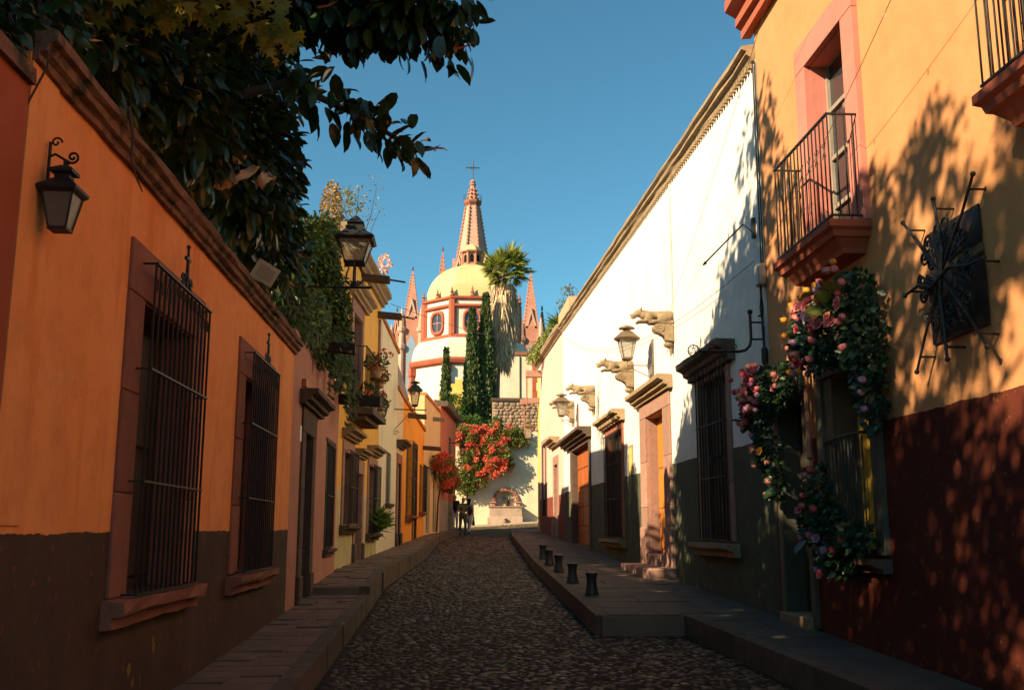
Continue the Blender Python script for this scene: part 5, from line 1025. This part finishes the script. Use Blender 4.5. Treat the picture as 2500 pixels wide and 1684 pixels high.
t = hexlamp('wall_lantern', 'green topped lantern on long arm from the cream house', (-1.02, 29.0, 5.26), .11, .2, .42, paint('green_lamp', (.04, .055, .035)), 0, 'round', 4)
m = MB(); m.tube([(-1.72, 29, 5.14), (-.68, 29, 5.12)], .018, 5); m.tube([(-1.66, 29, 4.5), (-1.6, 29, 4.55), (-1.1, 29, 5.1)], .010, 5); m.tube([(-1.64, 29, 4.4), (-1.64, 29, 5.35)], .012, 5); m.tube([(a, 29, b) for a, b in spiral((-1.56, 4.45), .08, 1.2, 0, 12)], .009, 4); m.tube([(-1.02, 29, 5.12), (-1.02, 29, 5.26)], .02, 5); m.build('bracket', IRONB, t)
t = hexlamp('wall_lantern', 'black lantern on the far terracotta house before the bougainvillea', (.62, 47.6, 5.2), .1, .18, .32, IRON, 0, 'pt', 4); MB().tube([(0, 47.6, 5.75), (.62, 47.6, 5.78), (.62, 47.6, 5.55)], .02, 5).build('arm', IRON, t)
# carved stone beasts
BEAST = stone('beast_stone', (.40, .30, .18), (.24, .17, .10), 9, .9)
def beast(label, y, z, s=1.0):
    t = thing('stone_gargoyle', label, 'gargoyle', FR(y, z, 0), 'carved beasts along the white wall'); m = MB(); o = Vector((4.2, y, z))
    E = lambda n, yy, zz, r: m.ell(o + Vector((-n*s, yy*s, zz*s)), tuple(q*s*k for q, k in zip(r if hasattr(r, '__len__') else (r, r, r), (1, .8, .76))), 10, 8)
    E(.1, 0, .02, (.2, .14, .14)); E(.25, 0, .02, (.2, .13, .125)); E(.42, 0, .02, (.2, .125, .12)); E(.56, 0, .03, (.14, .13, .13)); E(.68, 0, .06, (.11, .105, .105)); E(.78, 0, .02, (.085, .07, .06)); E(.80, 0, -.03, (.06, .055, .035)); E(.855, 0, .035, (.022, .03, .022))
    for sd in (-1, 1): E(.65, sd*.085, .14, (.03, .025, .045)); E(.74, sd*.05, .085, .022); E(.6, sd*.09, -.1, (.13, .045, .045)); E(.71, sd*.09, -.12, (.05, .045, .035)); E(.2, sd*.12, -.04, (.15, .05, .1)); E(.36, sd*.12, -.11, (.09, .04, .035)); E(.5, sd*.1, -.02, (.08, .06, .11))
    m.box(*(sorted((4.2, 4.2 - .5*s))), y - .12*s, y + .12*s, z - .16*s, z - .09*s)
    remeshed(m, 'beast', BEAST, t, .016)
    pf = [(0, -.155), (.34, -.155), (.41, -.2), (.42, -.27), (.37, -.33), (.28, -.36), (.2, -.41), (.16, -.5), (0, -.52)]
    c_ = MB(); c_.prism([FR(y - .11*s, z + b*s, a*s) for a, b in pf], (0, .22*s, 0)); c_.build('console', BEAST, t, bevel=.015)
    for sd in (-1, 1): MB().tube([(4.2 - a*s, y + sd*.112*s, z + b*s) for a, b in spiral((.28, -.26), .085, 1.6, 0, 20)], .014*s, 5).build('volute', BEAST, t)
    d = MB(); d.ell(o + Vector((-.11*s, 0, -.57*s)), (.1*s, .1*s, .06*s), 8, 6); d.lathe(o + Vector((-.06*s, 0, -.8*s)), [(.012, 0), (.05*s, .2*s), (.06*s, .25*s)], 6); d.build('pendant', BEAST, t)
beast('carved stone beast jutting highest from white wall nearest the camera', 18.24, 5.66, .95); beast('carved stone beast just beneath the nearer copper lantern', 22.4, 5.40); beast('third carved stone beast above the barred white house window', 28.5, 5.70); beast('farthest carved stone beast beside the lantern over the red door', 33.3, 5.86)
# iron flag arm, sign bracket, cables and meter box
o = thing('flag_arm', 'thin iron flag holder on white wall under the apricot house edge', 'flag holder', FR(13.05, 5.7, 0)); MB(FR).box(13.02, 13.08, 5.66, 5.95, 0, .05).build('wall_plate', IRONB, o); MB(FR).tube([(13.05, 5.74, .03), (13.05, 5.86, .17), (13.05, 5.28, .74)], .012, 5).build('arm', IRONB, o); MB(FR).tube([(13.05, 5.30, .715), (13.05, 5.255, .765)], [.028, .003], 6).build('tip', IRONB, o)
o = thing('sign_bracket', 'black iron sign bracket with ringed monogram above the barred window', 'sign bracket', FR(12.85, 4, 0)); Y_ = 12.85
MB(FR).tube([(Y_, 3.83, .02), (Y_, 4.50, .02), (Y_, 4.53, .05), (Y_, 4.51, .08)], .014, 5).build('wall_bar', IRON, o); MB(FR).tube([(Y_, 4.56, .19), (Y_, 4.2, .19), (Y_, 4.11, .21), (Y_, 4.05, .27), (Y_, 4.03, .36), (Y_, 4.03, .90)], .02, 7).ell(FR(Y_, 4.57, .19), .038, 10, 8).build('arm', IRON, o)
for z in (4.43, 4.2): MB(FR).tube([(Y_, z, .02), (Y_, z, .19)], .014, 5).build('cross_bar', IRON, o)
for n_, fl in ((.42, 1), (.58, -1), (.72, 1)): MB(FR).tube([(Y_, b, a) for a, b in spiral((n_, 4.09), .055, 1.2, 0, 14, fl, -1.5)], .008, 5).build('scroll', IRON, o)
MB(FR).tube([(Y_, 4.035 + .075*math.sin(q_), .975 + .075*math.cos(q_)) for q_ in [i*math.pi/12 for i in range(25)]], .009, 6).build('ring', IRON, o)
mg = MB(FR); X_ = lambda *ps: mg.tube([(Y_, 4.035 + b, .975 - a) for a, b in ps], .006, 4)
X_((-.06, .0), (-.045, -.04), (-.02, -.005), (0, .05), (.02, -.005), (.045, -.04), (.06, .0)); X_((-.03, .035), (.03, .035)); X_((-.04, -.045), (0, -.02), (.04, -.045)); X_((0, .05), (0, .068)); mg.build('monogram', IRON, o)
mb_ = thing('meter_box', 'grey metal meter box with cables at the apricot and white boundary', 'meter box', FR(12.74, 4.9, 0)); GALV = paint('galvanised', (.38, .36, .32), .45, .4, .3)
MB(FR).box(12.64, 12.82, 4.90, 5.20, 0, .12).build('box', GALV, mb_, bevel=.02)
for k in range(5): MB(FR).tube([(12.7 + .02*k, 4.9, .06), (12.72 + .03*math.sin(k*2), 4.6, .07 + .02*math.cos(k)), (12.69 + .02*k, 4.3, .06), (12.74, 3.98, .05)], .009, 4).build('cable', IRON, mb_)
MB(FR).lathe((12.74, 3.82, .05), [(.02, 0), (.045, .04), (.045, .22), (.03, .25)], 8).build('cable_gland', IRON, mb_)
for y in (12.68, 12.77): MB(FR).tube([(y, 5.2, .03), (y, 8.1, .02)], .012, 5).build('riser_cable', IRONB, mb_)
def wire(label, a, b, sag, r=.006, mat=None):
    a, b = Vector(a), Vector(b); o = MB().tube([a.lerp(b, i/16) + Vector((0, 0, -sag*4*(i/16)*(1 - i/16))) for i in range(17)], r, 4).build('overhead_wire', mat or IRONB); tag(o, label, 'wire', 'overhead wires')
wire('thin cable sagging along the white wall from the meter box', (4.12, 12.9, 5.30), (4.1, 36.4, 8.9), .9, .006)
wire('wire crossing the sky from the yellow house to the pink house roof', (-1.6, 26, 7.6), (4.2, 44, 10.0), .25, .008); wire('wire rising from the pink house roof across the sky', (3.9, 47, 9.8), (4.1, 23.5, 8.75), .2, .007)
for lab, a, b in (('fairy light string running from white wall across the balcony', (4.1, 18.0, 5.75), (3.3, 5.8, 9.1)), ('fairy light string sloping over the apricot wall below the balcony', (4.1, 12.2, 5.35), (3.5, 5.6, 6.6))):
    o = thing('string_lights', lab, 'string lights', a); a, b = Vector(a), Vector(b); MB().tube([a.lerp(b, i/16) + Vector((0, 0, -.18*4*(i/16)*(1-i/16))) for i in range(17)], .0035, 4).build('cord', WBEAM, o)
    for i in range(2, 16, 3): p = a.lerp(b, i/16) + Vector((0, 0, -.18*4*(i/16)*(1-i/16))); MB().lathe(p - Vector((0, 0, .06)), [(.004, 0), (.014, .012), (.016, .03), (.008, .05), (.006, .06)], 6).build('bulb', LGLASS, o)
wr = MB(FR).tube([(18.15, 5.72, .02), (18.15, 7.2, .015), (18.15, 8.3, .01)], .012, 4).build('wall_cable', paint('cream_cable', (.6, .5, .34))); tag(wr, 'cream cable running up white wall from the nearest stone beast', 'cable')
# flower garlands round the shop front
FCOL = {'pink': (.74, .21, .23), 'rose': (.68, .09, .12), 'orange': (.90, .38, .03), 'lilac': (.52, .28, .42), 'coral': (.80, .29, .20), 'yellow': (.8, .55, .08)}
FM = {k: leafmat('petal_' + k, [v, dim(v, .7), dim(v, 1.15)], .55, .2) for k, v in FCOL.items()}
def blossom(kind, mat):
    m = MB()
    if kind == 'tulip':
        m.lathe((0, 0, 0), [(.35, -.1), (.75, .1), (.95, .6), (.9, 1.1), (.62, 1.6)], 6)
        for k in range(3): a = k*2.09 + .5; m.prism([(.8*math.cos(a-.5), .8*math.sin(a-.5), 1.2), (.8*math.cos(a+.5), .8*math.sin(a+.5), 1.2), (.6*math.cos(a), .6*math.sin(a), 1.95)], (-.1*math.cos(a), -.1*math.sin(a), 0))
    else:
        for ring, (n, r, h, tl) in enumerate(((6, 1.0, .1, .35), (5, .72, .35, .7), (4, .42, .6, 1.1))):
            for k in range(n):
                a = 2*math.pi*(k + ring*.4)/n; u = Vector((math.cos(a), math.sin(a), 0)); v = Vector((-u.y, u.x, 0)); b = u*r*.25 + Vector((0, 0, h*.5)); tp_ = u*r*math.cos(tl*.6)*1.05 + Vector((0, 0, h*.6 + .6*math.sin(tl)))
                m.add([b - v*.2*r, b + v*.2*r, tp_ + v*.55*r*.8 - u*.1, tp_ + u*.12 + Vector((0, 0, .08)), tp_ - v*.55*r*.8 - u*.1], [(0, 1, 2, 3, 4)])
        m.ell((0, 0, .5), .28, 6, 4)
    me = m.mesh('blossom', mat, smooth=True); return me
BM = {(k, c): blossom(k, FM[c]) for k in ('tulip', 'rose') for c in FCOL}
L_GAR = leafmat('garland_leaf', [(.012, .035, .014), (.02, .055, .02), (.035, .07, .02), (.016, .05, .03)], .4, .2, .5)
L_GARY = leafmat('garland_leaf_pale', [(.12, .15, .02), (.18, .18, .03)], .5, .3)
def garland(label, blobs, seq, spots, pale=None):
    c0 = blobs[0][0]; t = thing('flower_garland', label, 'flower garland', FR(*c0), 'flower garlands on the shop front'); PP = []; DD = []
    for (y, z, n_), (ry_, rz, rn), k in blobs:
        p, d = ballpts((4.2 - n_, y, z), (rn, ry_, rz), k); PP.append(p); d = d*.7 + rng.normal(size=d.shape)*.4; d[:, 2] -= .3; d[:, 0] -= .4; DD.append(d)
    P = np.concatenate(PP); D = np.concatenate(DD); leaves(P, D, rng.uniform(.05, .11, len(P)), T_SML, L_GAR, 'foliage', t, upbias=(-1, -.6, .3))
    big = [rawmesh('leaf', T_BIG[0]*[1.6, 1, 1], T_BIG[1], L_GAR), rawmesh('leaf', T_BIG[0]*[1.7, 1, 1], T_BIG[1], L_GARY)]
    for (y, z, n_), (ry_, rz, rn), k in blobs:
        for j in range(max(3, k//70)): single(t, FR(y + random.uniform(-ry_, ry_)*.6, z + random.uniform(-rz, rz)*.6, n_ + rn*.7), (-.5, random.uniform(-1, .6), random.uniform(-1, .3)), random.uniform(.13, .22), big[:1])
    for (y, z, n_) in (pale or []): single(t, FR(y, z, n_), (-.5, random.uniform(-1, 1), random.uniform(-.6, .8)), random.uniform(.2, .28), big[1:])
    for (y, z), col_, kd in spots:
        j = min(blobs, key=lambda b: ((b[0][0]-y)/b[1][0])**2 + ((b[0][1]-z)/b[1][1])**2); n_ = j[0][2] + j[1][2]*random.uniform(.85, 1.15); r = random.uniform(.040, .056)*(1.1 if kd == 'rose' else .85)
        dv_ = Vector((-1, -.55 + random.uniform(-.4, .4), random.uniform(-.2, .6))); link('blossom', BM[(kd, col_)], t, FR(y, z, n_), dv_.to_track_quat('Z', 'Y').to_euler(), r)
    return t
def scatter(blobs, n, cols):
    out = []
    for i in range(n):
        (y, z, _), (ry_, rz, _), k = random.choices(blobs, [b[2] for b in blobs])[0]; a = random.uniform(0, 6.28); q = random.random()**.5; out.append(((y + ry_*q*math.cos(a), z + rz*q*math.sin(a)), random.choice(cols), random.choice(('tulip', 'rose', 'tulip'))))
    return out
GA = [((10.05, 3.72, .26), (.62, .36, .22), 900), ((9.45, 3.95, .22), (.45, .3, .2), 500), ((9.25, 3.45, .2), (.3, .42, .18), 500), ((9.25, 2.95, .16), (.18, .35, .12), 300), ((10.55, 3.75, .25), (.3, .4, .18), 350)]
sA = scatter(GA[:2] + GA[4:], 50, ['pink', 'coral', 'lilac', 'pink', 'rose']) + [((10.3 - .17*i, 4.08 + .03*i, ), 'orange', 'tulip') for i in range(4)] + [((9.3, 4.28), 'orange', 'tulip'), ((10.72, 4.0), 'orange', 'tulip'), ((10.75, 3.82), 'orange', 'tulip'), ((10.7, 3.4), 'orange', 'tulip'), ((10.4, 3.36), 'orange', 'tulip'), ((9.55, 3.75), 'pink', 'rose'), ((9.7, 3.75), 'pink', 'rose')] + scatter(GA[2:4], 6, ['lilac', 'pink'])
garland('big garland of pink and orange flowers hanging under the balcony', GA, None, sA, [(9.7, 4.0, .42), (9.55, 4.05, .42), (9.8, 4.1, .42), (9.5, 3.93, .44), (9.65, 3.9, .44), (9.25, 3.95, .4)])
GB = [((12.0, 3.38, .27), (.62, .30, .22), 900), ((12.5, 3.15, .24), (.3, .28, .18), 400), ((12.35, 2.7, .2), (.22, .32, .12), 320), ((12.15, 2.3, .16), (.15, .25, .08), 160), ((11.45, 3.42, .2), (.28, .22, .15), 280)]
sB = scatter(GB[:2], 60, ['pink', 'rose', 'lilac', 'coral', 'pink']) + scatter(GB[1:3], 8, ['orange', 'yellow', 'coral']) + scatter(GB[2:4], 5, ['coral', 'pink']) + [((12.75, 3.62), 'rose', 'tulip'), ((12.35, 3.68), 'rose', 'tulip'), ((12.6, 3.45), 'rose', 'tulip')]
garland('round garland of red and pink flowers over the dark street door', GB, None, sB)
GC = [((10.45, 1.75, .24), (.5, .26, .18), 650), ((10.6, 2.15, .2), (.28, .25, .12), 220), ((10.15, 1.42, .22), (.35, .2, .14), 380), ((9.75, 1.62, .2), (.35, .14, .12), 220)]
garland('low garland of green leaves with few pink flowers below the shop window', GC, None, scatter(GC, 13, ['pink', 'coral', 'rose', 'lilac']) + [((10.55, 2.32), 'rose', 'tulip'), ((10.75, 2.05), 'rose', 'tulip')])
# ------------------------------------------------------------------ people at the far end
def cap(m, a, b, r0, r1, n=10):
    a, b = Vector(a), Vector(b); m.tube([a, a.lerp(b, .5), b], [r0, (r0+r1)/2, r1], n); m.ell(a, r0, n, 6); m.ell(b, r1, n, 6)
def person(label, loc, H, yaw, J, cols, hair='short', vox=.010):
    """J: joint positions for a 1.75 m figure, facing -Y before yaw"""
    t = thing('person', label, 'person', loc); Rm = Matrix.Rotation(yaw, 3, 'Z'); S_ = H/1.75
    W_ = lambda p: Vector(loc) + Rm @ (Vector(p)*S_)
    def figure(parts, extra=0):
        m = MB()
        for a, b, r0, r1 in parts: cap(m, W_(a), W_(b), (r0 + extra)*S_, (r1 + extra)*S_)
        return m
    hip, ch_, nk, hd = J['hip'], J['chest'], J['neck'], J['head']; ad = lambda p, q: tuple(p[i] + q[i] for i in range(3))
    legs = []; arms = []
    for sd in ('l', 'r'):
        legs += [(J['h'+sd], J['k'+sd], .085, .058), (J['k'+sd], J['a'+sd], .055, .036)]; arms += [(J['s'+sd], J['e'+sd], .048, .038), (J['e'+sd], J['w'+sd], .037, .026)]
    torso = [(ad(hip, (-.08, 0, 0)), ad(hip, (.08, 0, 0)), .095, .095), (hip, ch_, .115, .125), (ad(ch_, (-.09, 0, .03)), ad(ch_, (.09, 0, .03)), .10, .10), (J['sl'], J['sr'], .06, .06), (ch_, nk, .09, .06)]
    head = [(nk, ad(nk, (0, -.01, .09)), .052, .05)]
    body = figure(torso + legs + arms + head)
    body.ell(W_(hd), tuple(q*S_ for q in (.075, .095, .118)), 14, 10, Rm)
    for p, r in (((0, -.098, -.01), (.014, .02, .022)), ((.078, 0, 0), (.012, .02, .03)), ((-.078, 0, 0), (.012, .02, .03)), ((0, -.07, -.075), (.04, .03, .03)), ((0, -.088, -.055), (.025, .01, .008))): body.ell(W_(ad(hd, p)), tuple(q*S_ for q in r), 8, 6, Rm)
    for sd in ('l', 'r'):
        w = Vector(J['w'+sd]); d = (w - Vector(J['e'+sd])).normalized(); side = d.cross(Vector((0, 1, .2))).normalized(); cap(body, W_(w), W_(w + d*.075), .032*S_, .034*S_, 8)
        for i, (o_, ln) in enumerate(((-.03, .065), (-.01, .08), (.011, .075), (.03, .06))):
            b = w + d*.085 + side*o_; k = b + d*ln*.55 + Vector((0, -.008, 0)); cap(body, W_(b), W_(k), .0105*S_, .010*S_, 6); cap(body, W_(k), W_(k + d*ln*.4 + Vector((0, -.018, -.006))), .010*S_, .009*S_, 6)
        b = w + d*.03 + side*.033*(1 if sd == 'l' else -1); cap(body, W_(b), W_(b + d*.05 + side*.022*(1 if sd == 'l' else -1) + Vector((0, -.015, 0))), .012*S_, .010*S_, 6)
        a = Vector(J['a'+sd]); cap(body, W_(a + Vector((0, .02, -.045))), W_(a + Vector((0, -.13, -.055))), .036*S_, .03*S_, 8)
    bo = remeshed(body, 'body', paint(cols['skin'][0], cols['skin'][1], .6, .3, var=.15), t, vox)
    up = [(J['s'+sd], tuple(Vector(J['s'+sd]).lerp(Vector(J['e'+sd]), cols.get('sleeve', .85))), .062, .056) for sd in ('l', 'r')]
    remeshed(figure(torso[:4] + [(ch_, tuple(Vector(ch_).lerp(Vector(nk), .7)), .1, .062)] + up, .014), 'shirt', paint(cols['shirt'][0], cols['shirt'][1], .9, .1), t, vox*1.2)
    remeshed(figure(torso[:1] + legs, .017), 'trousers', paint(cols['trousers'][0], cols['trousers'][1], .9, .1), t, vox*1.2)
    for sd in ('l', 'r'):
        a = Vector(J['a'+sd]); m = MB(); cap(m, W_(a + Vector((0, .03, -.055))), W_(a + Vector((0, -.15, -.062))), .043*S_, .036*S_, 8); m.build('shoe', paint('shoe_dark', (.03, .025, .02), .6), t, smooth=True)
    h_ = MB(); h_.ell(W_(ad(hd, (0, .022, .035))), tuple(q*S_ for q in (.086, .096, .098)), 12, 8, Rm)
    if hair == 'long': h_.ell(W_(ad(hd, (0, .06, -.09))), tuple(q*S_ for q in (.095, .06, .15)), 12, 8, Rm); h_.ell(W_(ad(hd, (0, .03, .06))), tuple(q*S_ for q in (.10, .10, .085)), 12, 8, Rm)
    remeshed(h_, 'hair', paint(cols['hair'][0], cols['hair'][1], .7, .2), t, vox*1.2)
    return t, W_
def stand(**k):
    J = dict(hip=(0, 0, .95), chest=(0, 0, 1.27), neck=(0, .01, 1.47), head=(0, -.02, 1.63), sl=(.17, 0, 1.41), sr=(-.17, 0, 1.41), el=(.23, .03, 1.13), er=(-.23, .03, 1.13), wl=(.24, -.06, .88), wr=(-.24, -.06, .88), hl=(.09, 0, .92), hr=(-.09, 0, .92), kl=(.10, -.03, .50), kr=(-.10, -.02, .50), al=(.11, .02, .10), ar=(-.11, .0, .10)); J.update(k); return J
TANSK = ('skin_tan', (.42, .2, .12))
person('man in olive t-shirt and dark green trousers walking down the street', (.66, 48, zr(48)), 1.76, .35, stand(head=(.02, -.05, 1.62), er=(-.27, -.03, 1.15), wr=(-.05, -.24, 1.03), kl=(.11, -.10, .51), al=(.12, -.06, .10), kr=(-.10, .02, .5), ar=(-.10, .14, .12)), dict(skin=TANSK, shirt=('olive_shirt', (.13, .125, .08)), trousers=('green_trousers', (.06, .085, .07)), hair=('hair_dark', (.02, .014, .01)), sleeve=.75))
wt, WW = person('person with long dark hair, pale top, white trousers and dark backpack', (1.0, 49.6, zr(49.6)), 1.70, 2.6, stand(el=(.27, -.02, 1.14), wl=(.12, -.2, 1.08), er=(-.22, .02, 1.12), wr=(-.24, -.02, .86), kl=(.09, -.12, .51), al=(.10, -.16, .10), kr=(-.09, .05, .5), ar=(-.09, .16, .13)), dict(skin=('skin_light', (.5, .27, .18)), shirt=('pale_top', (.35, .29, .22)), trousers=('white_trousers', (.62, .57, .52)), hair=('hair_black', (.012, .01, .009))), 'long')
person('person in black top and pale trousers half hidden behind the man', (.30, 49.2, pl(46.9)), 1.68, .2, stand(), dict(skin=TANSK, shirt=('black_top', (.02, .018, .018)), trousers=('pale_trousers', (.55, .46, .44)), hair=('hair_grey', (.35, .33, .3))))
bp = MB(); bp.ell((1.02, 49.44, zr(49.6) + 1.12), (.15, .10, .22), 12, 8); bp = bp.build('backpack', paint('backpack_navy', (.02, .02, .03), .8), None, smooth=True); tag(bp, 'dark backpack on the person in white trousers', 'backpack')
hb = thing('shopping_bag', 'black shopping bag in the hand of the person in white trousers', 'bag', WW((-.24, -.03, .35)))
c = WW((-.245, -.03, .74)); MB().loft([[c + Vector((sx*.06*k, sy*.13*k, z)) for sx, sy in ((-1, -1), (1, -1), (1, 1), (-1, 1))] for k, z in ((1.0, -.32), (1.05, -.2), (.85, -.05))]).build('bag', paint('bag_black', (.015, .013, .013), .6), hb, bevel=.01); MB().tube([c + Vector((0, -.08, -.06)), c + Vector((0, -.04, .04)), c + Vector((0, .04, .04)), c + Vector((0, .08, -.06))], .008, 4).build('handle', IRON, hb)
